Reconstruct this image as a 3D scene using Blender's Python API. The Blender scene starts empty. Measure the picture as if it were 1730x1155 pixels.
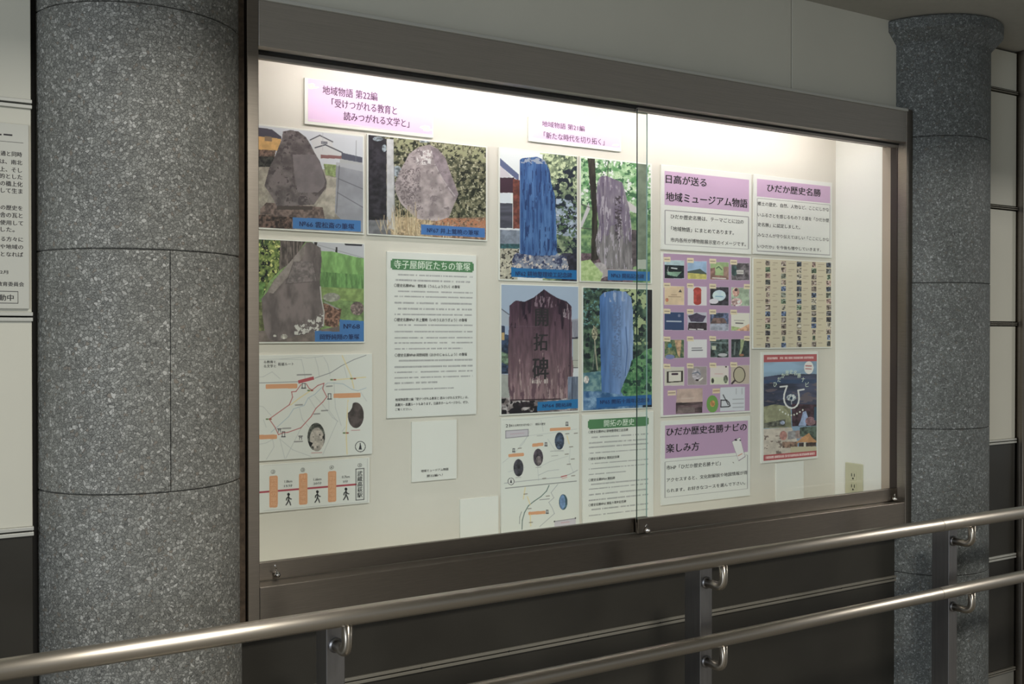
import bpy, bmesh, math, random
import numpy as np
from mathutils import Vector, Matrix

sc = bpy.context.scene
# ------------------------------------------------------------------ camera, world, lights, exposure
ZC = 1.42                                   # eye height; the wall runs along X, the camera looks to +Y and right
YAW, PITCH, FPX = math.radians(31.0), math.radians(0.53), 1700.0
F_ = Vector((math.sin(YAW) * math.cos(PITCH), math.cos(YAW) * math.cos(PITCH), -math.sin(PITCH)))
R_ = Vector((math.cos(YAW), -math.sin(YAW), 0))
U_ = R_.cross(F_)
cd = bpy.data.cameras.new('camera'); cam = bpy.data.objects.new('camera', cd)
sc.collection.objects.link(cam); sc.camera = cam
cd.sensor_width = 36; cd.lens = FPX / 1730 * 36; cd.clip_start = .05
m = Matrix((R_, U_, -F_)).transposed().to_4x4(); m.translation = (0, 0, ZC); cam.matrix_world = m

w = bpy.data.worlds.new('world'); sc.world = w; w.use_nodes = True
w.node_tree.nodes['Background'].inputs[0].default_value = (.80, .84, .86, 1)
w.node_tree.nodes['Background'].inputs[1].default_value = .33
sc.view_settings.view_transform = 'Standard'; sc.view_settings.look = 'None'
sc.view_settings.exposure = 0.0; sc.view_settings.gamma = 1; sc.view_settings.use_curve_mapping = False

def area(name, loc, aim, sx, sy, power, col):
    l = bpy.data.lights.new(name, 'AREA'); l.shape = 'RECTANGLE'; l.size = sx; l.size_y = sy
    l.energy = power; l.color = col
    o = bpy.data.objects.new(name, l); sc.collection.objects.link(o); o.location = loc
    o.rotation_euler = (Vector(aim) - Vector(loc)).to_track_quat('-Z', 'Y').to_euler()
    return o
area('ceiling_light', (1.0, -.30, 2.90), (1.0, -.30, 0), .50, .46, 74, (1, .96, .88))
area('ceiling_light', (5.95, -.30, 2.90), (5.95, -.30, 0), .62, .46, 66, (1, .96, .90))
area('daylight_from_entrance', (-3.2, -1.0, 1.45), (.6, 1.8, 1.3), 1.8, 2.0, 80, (.83, .91, 1))

# ------------------------------------------------------------------ helpers
def at(px, py, Y):
    """world point on the plane y=Y along the direction measured in the photograph"""
    d = F_ + R_ * ((px - 865) / FPX) + U_ * ((577.5 - py) / FPX)
    p = d * (Y / d.y); return Vector((p.x, Y, p.z + ZC))

def srgb(c):
    c = np.asarray(c, float) / 255
    return np.where(c <= .04045, c / 12.92, ((c + .055) / 1.055) ** 2.4)

def tag(o, label=None, cat=None, group=None, kind=None):
    if label: o['label'] = label
    if cat: o['category'] = cat
    if group: o['group'] = group
    if kind: o['kind'] = kind
    return o

def empty(name, loc=(0, 0, 0)):
    o = bpy.data.objects.new(name, None); o.empty_display_size = .05
    sc.collection.objects.link(o); o.location = loc; return o

def obj(name, bm, mat, parent=None, smooth=False):
    me = bpy.data.meshes.new(name); bm.normal_update(); bm.to_mesh(me); bm.free()
    o = bpy.data.objects.new(name, me); sc.collection.objects.link(o)
    for mm in (mat if isinstance(mat, (list, tuple)) else [mat]): me.materials.append(mm)
    if smooth:
        for p in me.polygons: p.use_smooth = True
    if parent: attach(o, parent)
    return o

def attach(o, parent):
    """geometry is made in world coordinates: keep it there under a parent"""
    M = Matrix.Identity(4)
    p = parent; chain = []
    while p: chain.append(p); p = p.parent
    for q in reversed(chain): M = M @ Matrix.Translation(q.location)
    if o.type == 'MESH': o.data.transform(M.inverted())
    else: o.location = M.inverted() @ o.location
    o.parent = parent

def box(x0, x1, y0, y1, z0, z1, bev=0, bm=None):
    bm = bm or bmesh.new()
    r = bmesh.ops.create_cube(bm, size=1)
    vs = r['verts']
    for v in vs:
        v.co = Vector((x0 + (v.co.x + .5) * (x1 - x0), y0 + (v.co.y + .5) * (y1 - y0), z0 + (v.co.z + .5) * (z1 - z0)))
    if bev:
        es = list({e for v in vs for e in v.link_edges})
        bmesh.ops.bevel(bm, geom=es, offset=bev, segments=2, affect='EDGES', profile=.5)
    return bm

def tube(pts, r, seg=20, bm=None, caps=True):
    bm = bm or bmesh.new(); pts = [Vector(p) for p in pts]; rings = []
    t0 = (pts[1] - pts[0]).normalized()
    n = Vector((0, 0, 1)) if abs(t0.z) < .9 else Vector((0, 1, 0))
    n = (n - t0 * n.dot(t0)).normalized()
    for i, p in enumerate(pts):
        t = (pts[min(i + 1, len(pts) - 1)] - pts[max(i - 1, 0)]).normalized()
        n = (n - t * n.dot(t)).normalized(); b = t.cross(n)
        rings.append([bm.verts.new(p + (n * math.cos(a) + b * math.sin(a)) * r) for a in [2 * math.pi * k / seg for k in range(seg)]])
    for a, b in zip(rings, rings[1:]):
        for k in range(seg): bm.faces.new((a[k], a[(k + 1) % seg], b[(k + 1) % seg], b[k]))
    if caps: bm.faces.new(rings[0][::-1]); bm.faces.new(rings[-1])
    bmesh.ops.recalc_face_normals(bm, faces=bm.faces[:])
    return bm

# ------------------------------------------------------------------ materials
def mat(name, col, rough=.6, metal=0, noise=None, bump=0, spec=.5):
    """principled material; noise=(scale, amount[, stretch xyz]) varies the colour"""
    mt = bpy.data.materials.new(name); mt.use_nodes = True; nt = mt.node_tree; N = nt.nodes; L = nt.links
    b = N['Principled BSDF']; c = srgb(col)
    b.inputs['Roughness'].default_value = rough; b.inputs['Metallic'].default_value = metal
    b.inputs['Specular IOR Level'].default_value = spec
    b.inputs['Base Color'].default_value = (*c, 1)
    if noise:
        tc = N.new('ShaderNodeTexCoord'); mp = N.new('ShaderNodeMapping'); tx = N.new('ShaderNodeTexNoise')
        tx.inputs['Scale'].default_value = noise[0]; tx.inputs['Detail'].default_value = 5
        if len(noise) > 2: mp.inputs['Scale'].default_value = noise[2]
        L.new(tc.outputs['Object'], mp.inputs[0]); L.new(mp.outputs[0], tx.inputs['Vector'])
        rp = N.new('ShaderNodeValToRGB'); a = noise[1]
        rp.color_ramp.elements[0].position = .3; rp.color_ramp.elements[1].position = .7
        rp.color_ramp.elements[0].color = (*(c * (1 - a)), 1); rp.color_ramp.elements[1].color = (*np.minimum(c * (1 + a), 1), 1)
        L.new(tx.outputs['Fac'], rp.inputs[0]); L.new(rp.outputs[0], b.inputs['Base Color'])
        if bump:
            bp = N.new('ShaderNodeBump'); bp.inputs['Strength'].default_value = bump; bp.inputs['Distance'].default_value = .002
            L.new(tx.outputs['Fac'], bp.inputs['Height']); L.new(bp.outputs[0], b.inputs['Normal'])
    return mt

def terrazzo(name, tint):
    mt = bpy.data.materials.new(name); mt.use_nodes = True; nt = mt.node_tree; N = nt.nodes; L = nt.links
    b = N['Principled BSDF']; b.inputs['Roughness'].default_value = .55
    tc = N.new('ShaderNodeTexCoord')
    wn = N.new('ShaderNodeTexNoise'); wn.inputs['Scale'].default_value = 60
    mx = N.new('ShaderNodeMix'); mx.data_type = 'VECTOR'; mx.inputs[0].default_value = .012
    L.new(tc.outputs['Object'], wn.inputs['Vector']); L.new(tc.outputs['Object'], mx.inputs[4]); L.new(wn.outputs['Color'], mx.inputs[5])
    def chips(scale, p0, p1):
        v = N.new('ShaderNodeTexVoronoi'); v.inputs['Scale'].default_value = scale
        e = N.new('ShaderNodeTexVoronoi'); e.feature = 'DISTANCE_TO_EDGE'; e.inputs['Scale'].default_value = scale
        L.new(mx.outputs[1], v.inputs['Vector']); L.new(mx.outputs[1], e.inputs['Vector'])
        r = N.new('ShaderNodeMapRange'); r.inputs[1].default_value = p0; r.inputs[2].default_value = p1
        L.new(e.outputs['Distance'], r.inputs[0])
        s = N.new('ShaderNodeSeparateColor'); L.new(v.outputs['Color'], s.inputs[0])
        return v, r, s
    v1, e1, s1 = chips(175, .0, .10)
    cr = N.new('ShaderNodeValToRGB'); cr.color_ramp.interpolation = 'CONSTANT'
    E = cr.color_ramp.elements; E[0].position = 0; E[0].color = (*srgb((118, 118, 112)), 1)
    E[1].position = .30; E[1].color = (*srgb((131, 131, 124)), 1)
    for p, c in ((.55, (143, 143, 136)), (.75, (154, 154, 147)), (.87, (168, 167, 160)), (.94, (128, 121, 110)), (.97, (184, 183, 176))):
        e = E.new(p); e.color = (*srgb(c), 1)
    L.new(s1.outputs[0], cr.inputs[0])
    m1 = N.new('ShaderNodeMix'); m1.data_type = 'RGBA'
    m1.inputs[6].default_value = (*srgb((72, 72, 68)), 1); L.new(cr.outputs[0], m1.inputs[7]); L.new(e1.outputs[0], m1.inputs[0])
    # large soft weathering
    n2 = N.new('ShaderNodeTexNoise'); n2.inputs['Scale'].default_value = 5; n2.inputs['Detail'].default_value = 6
    L.new(tc.outputs['Object'], n2.inputs['Vector'])
    r2 = N.new('ShaderNodeMapRange'); r2.inputs[1].default_value = .3; r2.inputs[2].default_value = .7; r2.inputs[3].default_value = .84; r2.inputs[4].default_value = 1.10
    L.new(n2.outputs['Fac'], r2.inputs[0])
    m2 = N.new('ShaderNodeMix'); m2.data_type = 'RGBA'; m2.blend_type = 'MULTIPLY'; m2.inputs[0].default_value = 1
    L.new(m1.outputs[2], m2.inputs[6]); L.new(r2.outputs[0], m2.inputs[7]); m3 = N.new('ShaderNodeMix'); m3.data_type = 'RGBA'; m3.blend_type = 'MULTIPLY'; m3.inputs[0].default_value = 1; m3.inputs[7].default_value = (*tint, 1)
    L.new(m2.outputs[2], m3.inputs[6]); L.new(m3.outputs[2], b.inputs['Base Color'])
    bp = N.new('ShaderNodeBump'); bp.inputs['Strength'].default_value = .5; bp.inputs['Distance'].default_value = .0008
    L.new(e1.outputs[0], bp.inputs['Height']); L.new(bp.outputs[0], b.inputs['Normal'])
    return mt

def glass_mat():
    mt = bpy.data.materials.new('sheet_glass'); mt.use_nodes = True; nt = mt.node_tree; N = nt.nodes; L = nt.links
    N.remove(N['Principled BSDF']); out = N['Material Output']
    t = N.new('ShaderNodeBsdfTransparent'); t.inputs[0].default_value = (.955, .975, .965, 1)
    g = N.new('ShaderNodeBsdfGlossy'); g.inputs['Roughness'].default_value = .02; g.inputs[0].default_value = (1, 1, 1, 1)
    fr = N.new('ShaderNodeFresnel'); fr.inputs[0].default_value = 1.35
    ge = N.new('ShaderNodeNewGeometry'); sb = N.new('ShaderNodeMath'); sb.operation = 'SUBTRACT'; sb.inputs[0].default_value = 1
    ml = N.new('ShaderNodeMath'); ml.operation = 'MULTIPLY'; L.new(ge.outputs['Backfacing'], sb.inputs[1]); L.new(sb.outputs[0], ml.inputs[0]); L.new(fr.outputs[0], ml.inputs[1])
    mx = N.new('ShaderNodeMixShader'); L.new(ml.outputs[0], mx.inputs[0]); L.new(t.outputs[0], mx.inputs[1]); L.new(g.outputs[0], mx.inputs[2])
    L.new(mx.outputs[0], out.inputs[0]); return mt

def emit(name, col, s):
    mt = bpy.data.materials.new(name); mt.use_nodes = True; nt = mt.node_tree
    b = nt.nodes['Principled BSDF']; b.inputs['Emission Color'].default_value = (*col, 1); b.inputs['Emission Strength'].default_value = s
    return mt

def print_mat():
    mt = bpy.data.materials.new('printed_ink'); mt.use_nodes = True; nt = mt.node_tree; N = nt.nodes
    a = N.new('ShaderNodeAttribute'); a.attribute_name = 'ink'; b = N['Principled BSDF']; b.inputs['Roughness'].default_value = .45
    b.inputs['Specular IOR Level'].default_value = .3
    nt.links.new(a.outputs['Color'], b.inputs['Base Color']); return mt

M = dict(
    cream=mat('cream_enamel_panel', (200, 198, 184), .38, 0, (3, .03)),
    ceil=mat('ceiling_board', (168, 165, 155), .8, 0, (40, .03)),
    dark=mat('dark_brown_panel', (50, 48, 43), .30, 0, (6, .12)),
    alu=mat('pale_aluminium', (190, 190, 182), .45, .3),
    altan=mat('tan_aluminium', (135, 131, 120), .45, .35),
    mortar=mat('column_mortar', (72, 70, 66), .9),
    back=mat('dark_joint', (26, 25, 23), .9),
    steel=mat('brushed_stainless', (128, 121, 112), .36, 1, (30, .07, (1, 1, 25))),
    steel_lit=mat('brushed_stainless_lit', (186, 181, 174), .52, 1, (24, .08, (.3, 1, 30))),  # same steel, base lightened for the light the fascia reflects
    rail=mat('polished_stainless_tube', (172, 165, 154), .30, 1, (20, .05, (.2, 6, 6))),
    post=mat('satin_stainless_post', (150, 149, 150), .38, 1, (18, .08, (6, 6, .3))),
    chrome=mat('bright_chrome', (220, 218, 215), .12, 1),
    sideb=mat('white_side_board', (238, 236, 230), .5),
    board=mat('white_board', (222, 216, 206), .55, 0, (5, .015)),
    paper=mat('foam_board_white', (234, 233, 227), .5),
    plate=mat('ivory_plastic', (200, 196, 168), .4), hole=mat('dark_slot', (30, 28, 24), .8),
    filler=mat('brown_sealant', (76, 64, 52), .9, 0, (90, .35), .6),
    tan=mat('beige_jamb', (176, 160, 145), .5), darkch=mat('dark_channel', (46, 34, 30), .5),
    edge=mat('green_glass_edge', (40, 62, 56), .15), edge2=mat('pale_glass_edge', (150, 180, 176), .2),
    black=mat('black_ink', (38, 34, 38), .6), ink=mat('soft_black_ink', (62, 58, 60), .6), navy=mat('navy_ink', (22, 42, 92), .6),
    plum=mat('plum_ink', (86, 52, 84), .6), white=mat('white_ink', (226, 238, 222), .6), orange=mat('faded_white_ink', (240, 190, 150), .6),
    floor=mat('floor_tile', (120, 116, 108), .6, 0, (8, .1)), base=mat('grey_skirting', (128, 126, 118), .6, 0, (10, .06)),
    sign=mat('acrylic_notice_white', (190, 190, 180), .35), aqua=mat('pale_blue_panel', (170, 190, 190), .4),
    stone=terrazzo('exposed_aggregate', (.92, .92, .93)), stone_dimmed=terrazzo('dimmed_exposed_aggregate', (.60, .65, .70)), glass=glass_mat(), tube=emit('fluorescent_tube', (1, .93, .925), 14.6), ink_print=print_mat())  # right column: same aggregate, its dim light tinted into the colour

def brushed(m_, amount):
    """polish lines along X: reflections stretch across them"""
    N = m_.node_tree.nodes; t = N.new('ShaderNodeTangent'); t.direction_type = 'RADIAL'; t.axis = 'X'
    b = N['Principled BSDF']; b.inputs['Anisotropic'].default_value = amount; m_.node_tree.links.new(t.outputs[0], b.inputs['Tangent'])
brushed(M['rail'], .85); brushed(M['steel'], .8); brushed(M['steel_lit'], .6)

# ------------------------------------------------------------------ setting: floor, ceiling, walls
zr = lambda r: ZC + r                        # heights measured from eye level
CEIL = at(1531, 41.5, 2.1).z
SEAM = [.83, .43, .03, -.375, -.775, -1.17]
tag(obj('floor', box(-4, 7, -3.5, 2.6, -.05, 0), M['floor']), kind='structure')
bm = box(-4, 7, .9, 2.6, CEIL, 3.0)                 # low soffit along the wall, the corridor ceiling is higher
box(-4, 7, -3.5, .9, 2.95, 3.0, bm=bm); tag(obj('ceiling', bm, M['ceil']), kind='structure')

CX0, CX1 = .5987, 2.689                      # outer edges of the display case
ZT, ZB = zr(.693), zr(-.618)
bm = box(-3, .595, 2.118, 2.2, 0, CEIL)
box(2.695, 6, 2.118, 2.2, 0, CEIL, bm=bm); box(.595, 2.695, 2.118, 2.2, 0, ZB - .002, bm=bm); box(.595, 2.695, 2.118, 2.2, ZT + .002, CEIL, bm=bm)
wall = tag(obj('wall_back', bm, M['back']), kind='structure')

def panel(x0, x1, z0, z1, m, g=.0045):
    obj('panel', box(x0 + .0015, x1 - .0015, 2.10, 2.1175, z0 + g, z1 - g, .0012), m, wall)
def joint(x0, x1, z, m, h=.0085):
    bm = box(x0, x1, 2.094, 2.117, z + .0016, z + h, .0008); box(x0, x1, 2.094, 2.117, z - h, z - .0016, .0008, bm)
    obj('joint_strip', bm, m, wall)
S = [CEIL] + [zr(s) for s in SEAM] + [0.0]
def stack(x0, x1, light):
    for i in range(len(S) - 1):
        m_ = light if i < 4 else (M['dark'] if i < 6 else M['base'])
        panel(x0, x1, S[i + 1], S[i], m_, .0085 if 0 < i < 6 else .0085)
stack(-.55, .2035, M['cream']); stack(-1.6, -.55, M['cream']); stack(2.70, 3.308, M['cream']); stack(3.37, 4.5, M['aqua']); stack(4.5, 5.6, M['cream'])
for s in (.43, .03, -.375): joint(-1.6, .2035, zr(s), M['alu'])
joint(-1.6, .2035, zr(-.775), M['altan'], .007)
for s in (.83, .43, .03): joint(2.85, 3.308, zr(s), M['altan'], .0045)
joint(2.85, 3.308, zr(-.375), M['alu'], .008); joint(2.85, 3.308, zr(-.775), M['alu'], .008); joint(2.85, 3.308, zr(-1.17), M['altan'], .006)
for s in (.43, .03, -.375, -.775): joint(3.37, 4.5, zr(s), M['altan'], .006)
# above and below the case
panel(.56, 2.212, ZT + .006, CEIL + .004, M['cream'], .0); panel(2.2125, 2.70, ZT + .006, CEIL + .004, M['cream'], .0)
panel(.55, 2.70, S[5], ZB - .004, M['dark'], .003)
panel(.55, 2.70, S[6], S[5], M['dark'], .0085)
panel(.55, 2.70, 0, S[6], M['base'], .0085)
joint(.55, 2.70, S[5], M['altan'], .0085); joint(.55, 2.70, S[6], M['altan'], .0085)
for i in range(9):                            # small screws along the joint strip
    x = .78 + i * .235
    obj('screw', tube([(x, 2.0935, S[5] + .001), (x, 2.096, S[5] + .001)], .0022, 8), M['back'], wall)
# upright metal post between the bays, right of the far column
bm = box(3.313, 3.333, 2.075, 2.118, 0, CEIL - .001, .002); box(3.338, 3.366, 2.06, 2.118, 0, CEIL - .001, .003, bm)
tag(obj('trim_1', bm, M['steel']), kind='structure')
# brown sealant strips between columns and case
bm = box(.50, .5965, 2.060, 2.117, zr(-.625), CEIL - .001, .002); tag(obj('trim_2', bm, M['filler']), kind='structure')
bm = box(2.692, 2.72, 2.085, 2.0995, zr(-.9), CEIL - .05, .002); tag(obj('trim_3', bm, M['back']), kind='structure')

# ------------------------------------------------------------------ columns
def shell(cx, cy, r, a0, a1, z0, z1, th=.03, n=40, g=.0009):
    """curved stone facing panel between two angles, edges softened"""
    bm = bmesh.new(); ga = .0008 / r; a0 += ga; a1 -= ga; rows = []
    prof = [(r - th, z0 + g), (r - .0016, z0 + g), (r, z0 + g + .0016), (r, z1 - g - .0016), (r - .0016, z1 - g), (r - th, z1 - g)]
    for k in range(n + 1):
        a = a0 + (a1 - a0) * k / n
        rows.append([bm.verts.new((cx + q * math.cos(a), cy + q * math.sin(a), z)) for q, z in prof])
    for A, B in zip(rows, rows[1:]):
        for j in range(len(prof)): jj = (j + 1) % len(prof); bm.faces.new((A[j], B[j], B[jj], A[jj]))
    bm.faces.new(rows[0]); bm.faces.new(rows[-1][::-1])
    bmesh.ops.recalc_face_normals(bm, faces=bm.faces[:]); return bm
def column(cx, cy, r, label, turns, st):
    t = empty('column', (cx, cy, 0)); tag(t, label, 'column')
    RZ = [0, zr(-1.21), zr(-.755), zr(-.30), zr(.155), zr(.61), CEIL - .05]
    bm = bmesh.new(); bmesh.ops.create_cone(bm, segments=48, radius1=r - .004, radius2=r - .004, depth=CEIL - .01, cap_ends=True)
    bmesh.ops.translate(bm, verts=bm.verts[:], vec=(cx, cy, CEIL / 2)); obj('core', bm, M['mortar'], t, True)
    for i in range(6):
        a = turns[i]
        for k in range(2):
            o = obj('stone_panel', shell(cx, cy, r, a + math.pi * k, a + math.pi * (k + 1), RZ[i], RZ[i + 1]), st, t)
            for p in o.data.polygons: p.use_smooth = abs(p.normal.z) < .5
            o.data.set_sharp_from_angle(angle=.5)
    # flared cap under the ceiling
    prof = [(r - .003, CEIL - .0785), (r + .0010, CEIL - .078), (r + .002, CEIL - .073), (r + .031, CEIL - .042), (r + .036, CEIL - .037), (r + .037, CEIL - .006), (r + .033, CEIL - .002), (r * .5, CEIL - .002)]
    bm = bmesh.new(); n = 64; rows = []
    for k in range(n):
        a = 2 * math.pi * k / n; rows.append([bm.verts.new((cx + q * math.cos(a), cy + q * math.sin(a), z)) for q, z in prof])
    for k in range(n):
        A, B = rows[k], rows[(k + 1) % n]
        for j in range(len(prof) - 1): bm.faces.new((A[j], B[j], B[j + 1], A[j + 1]))
    bmesh.ops.recalc_face_normals(bm, faces=bm.faces[:])
    o = obj('cap', bm, st, t, True); o.data.set_sharp_from_angle(angle=.45)
    return t
HP = math.pi / 2
column(.408, 2.15, .198, 'thick round grey exposed-aggregate column left of the display case, the nearer one', [HP * 0, -1.40, HP * 0, -1.49, HP * 0, -.3], M['stone'])
column(2.87, 2.15, .203, 'round grey stone-faced column, stone tinted darker for dim light, right of the display case, with a flared cap at the ceiling', [0, -1.3, 0, -1.0, 0, -.94], M['stone_dimmed'])

# ------------------------------------------------------------------ display case
case = tag(empty('display_case', (1.64, 2.1, ZB)), 'long stainless-framed glass display case lit from inside, full of posters', 'display case')
YF = 2.05; XI0, XI1 = .6228, 2.661; YB = 2.33; ZSILL = zr(-.528); ZFT = zr(.591)
obj('side_frame', box(CX0, XI0, YF, 2.14, ZB, ZT, .0012), M['steel'], case)
obj('side_frame', box(XI1, CX1, YF, 2.14, ZB, ZT, .0012), M['steel'], case)
obj('top_fascia', box(XI0 + .0005, XI1 - .0005, YF + .001, 2.14, ZFT, ZT - .008, .001), M['steel_lit'], case)
obj('top_lip', box(XI0 + .0005, XI1 - .0005, YF - .006, 2.117, ZT - .008, ZT, .001), M['alu'], case)
obj('apron', box(XI0 + .0005, XI1 - .0005, YF + .001, 2.075, ZB, ZSILL, .001), M['steel'], case)
bm = box(XI0 + .0005, XI1 - .0005, YF + .0015, 2.14, ZSILL - .006, ZSILL + .0005, .0005)
obj('sill', bm, M['steel'], case)
obj('back_board', box(XI0 - .02, XI1 + .01, YB, YB + .02, zr(-.56), zr(.70)), M['board'], case)
obj('side_board', box(XI0 - .022, XI0 - .001, 2.141, YB - .0005, zr(-.56), zr(.70)), M['board'], case)
obj('side_board', box(XI1 + .001, XI1 + .012, 2.141, YB - .0005, zr(-.56), zr(.70)), M['sideb'], case)
obj('case_floor', box(XI0, XI1, 2.125, YB - .0005, zr(-.57), zr(-.556)), M['sideb'], case)
obj('case_roof', box(XI0, XI1, 2.141, YB - .0005, zr(.685), zr(.70)), M['sideb'], case)
obj('jamb', box(XI1 - .001, XI1 + .012, 2.109, 2.1405, ZSILL, ZFT), M['tan'], case)
obj('channel', box(XI1 - .0015, XI1 + .004, 2.083, 2.1085, ZSILL, ZFT), M['darkch'], case)
obj('top_track', box(XI0, XI1, 2.079, 2.128, zr(.586), zr(.60), .001), M['back'], case)
lf = obj('light_fitting', box(.72, 2.60, 2.142, 2.19, zr(.655), zr(.684), .004), M['alu'], case)
for x0, x1 in ((.76, 1.66), (1.70, 2.56)):
    obj('fluorescent_tube', tube([(x0, 2.152, zr(.634)), (x1, 2.152, zr(.634))], .0155, 16), M['tube'], lf, True)


def pane(x0, x1, y, lockx, lockdir, fm, lt=None):
    """sliding glass pane with slim stainless rails and a lock"""
    p = tag(empty('glass_pane', (0, 0, 0)), None); attach(p, case); p.name = 'sliding_pane'
    z0, z1 = zr(-.4875), zr(.578)
    bm = box(x0, x1, y, y + .005, z0 - .01, z1 + .005)
    o = obj('glass_sheet', bm, [M['glass'], fm], p)
    for f in o.data.polygons:
        if abs(f.normal.x) > .5: f.material_index = 1
    obj('bottom_rail', box(x0, x1, y - .004, y + .009, ZSILL + .003, z0, .0008), M['steel'], p)
    obj('top_rail', box(x0, x1, y - .004, y + .009, z1, zr(.588), .0008), M['steel_lit'], p)
    return p
pl = pane(.6235, at(1092.5, 500, 2.104).x, 2.101, 0, 0, M['edge2'])
xr0 = at(1077, 500, 2.085).x
pr = pane(xr0, 2.6605, 2.085, 0, 0, M['edge'])
def lock(px, py, y, side, parent):
    q = at(px, py, y)
    bm = tube([q + Vector((0, .0, 0)), q + Vector((0, -.012, 0))], .0065, 16)
    tube([q + Vector((0, -.012, 0)), q + Vector((0, -.016, 0))], .0045, 12, bm)
    o = obj('lock', bm, M['chrome'], parent, True)
    bm = tube([q + Vector((0, -.010, .002)), q + Vector((side * .012, -.018, .011 + .008 * (side < 0))), q + Vector((side * .017, -.02, .014 + .010 * (side > -.9)))], .0016, 8)
    obj('key_lever', bm, M['chrome'], parent, True)
lock(466, 969, 2.097, -.5, pl); lock(1091, 895, 2.081, -1, pr); lock(1508, 842, 2.081, -1, pr)

# outlet on the white side wall of the case
XS = XI1 + .001; yc = 2.247; zt = zr(-.428); zb = zt - .12
ot = tag(empty('power_outlet', (XS, yc, zb)), 'ivory double power socket low on the white right side wall inside the case', 'power outlet')
obj('face_plate', box(XS - .006, XS - .0003, yc - .035, yc + .035, zb, zt, .002), M['plate'], ot)
for zc_ in (zt - .042, zt - .078):
    so = obj('socket', box(XS - .0085, XS - .0055, yc - .012, yc + .012, zc_ - .0135, zc_ + .0135, .0014), M['plate'], ot)
    for dy in (-.0055, .0055): obj('slot', box(XS - .0090, XS - .008, yc + dy - .0012, yc + dy + .0012, zc_ - .001, zc_ + .009), M['hole'], so)
    obj('slot', tube([(XS - .0089, yc, zc_ - .0075), (XS - .008, yc, zc_ - .0075)], .0030, 12), M['hole'], so)

# ------------------------------------------------------------------ printing: lettering and flat printed pictures
ROT = Matrix.Rotation(math.pi / 2, 4, 'X')
def text(s, x0, x1, y0, y1, Y, m_, parent, bold=0, vertical=False, name='lettering'):
    """flat lettering whose ink box is fitted between two measured corners (y at the left end)"""
    a, b = at(x0, y0, Y), at(x1, y1, Y); zlo = at(x0, y1, Y).z
    cu = bpy.data.curves.new('t', 'FONT'); cu.body = '\n'.join(s) if vertical else s; cu.size = 1; cu.offset = 0
    cu.resolution_u = 2; cu.fill_mode = 'FRONT'
    if vertical: cu.align_x = 'CENTER'
    to = bpy.data.objects.new('t', cu); me = bpy.data.meshes.new_from_object(to)
    bpy.data.objects.remove(to); bpy.data.curves.remove(cu)
    n = len(me.vertices)
    if n == 0: return None
    co = np.empty(n * 3, 'f'); me.vertices.foreach_get('co', co); co = co.reshape(-1, 3)
    mn, mx = co.min(0), co.max(0)
    X = a.x + (co[:, 0] - mn[0]) / max(mx[0] - mn[0], 1e-6) * (b.x - a.x)
    Z = zlo + (co[:, 1] - mn[1]) / max(mx[1] - mn[1], 1e-6) * (a.z - zlo)
    me.vertices.foreach_set('co', np.stack([X, np.full(n, Y), Z], 1).astype('f').ravel())
    me.name = name; me.materials.clear(); me.materials.append(m_)
    if bold:                                   # a heavier stroke: the same outline laid again a hair to each side
        h = (a.z - zlo) / (len(s) if vertical else 1) * bold * 1.3; bm = bmesh.new(); bm.from_mesh(me)
        g = bmesh.ops.duplicate(bm, geom=bm.verts[:] + bm.edges[:] + bm.faces[:])['geom']
        for v in bm.verts: v.co.x -= h
        for v in (e for e in g if isinstance(e, bmesh.types.BMVert)): v.co.x += 2 * h; v.co.y -= .00005; v.co.z += h * .6
        bm.to_mesh(me); bm.free()
    o = bpy.data.objects.new(name, me); sc.collection.objects.link(o); attach(o, parent); return o

rng = np.random.default_rng(5); TBL = rng.random((256, 256))
def vn(x, y):
    xi = np.floor(x).astype(int); yi = np.floor(y).astype(int); fx = x - xi; fy = y - yi
    fx = fx * fx * (3 - 2 * fx); fy = fy * fy * (3 - 2 * fy)
    g = lambda i, j: TBL[i & 255, j & 255]
    return (g(xi, yi) * (1 - fx) + g(xi + 1, yi) * fx) * (1 - fy) + (g(xi, yi + 1) * (1 - fx) + g(xi + 1, yi + 1) * fx) * fy
def fbm(x, y, s, o=4, seed=0, sx=1, sy=1):
    r = 0; a = .5; t = 0; x = x / s / sx + seed * 17.3; y = y / s / sy + seed * 9.1
    for _ in range(o): r = r + a * vn(x, y); t += a; a *= .55; x = x * 2.03 + 5; y = y * 2.03 + 3
    return r / t

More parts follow.
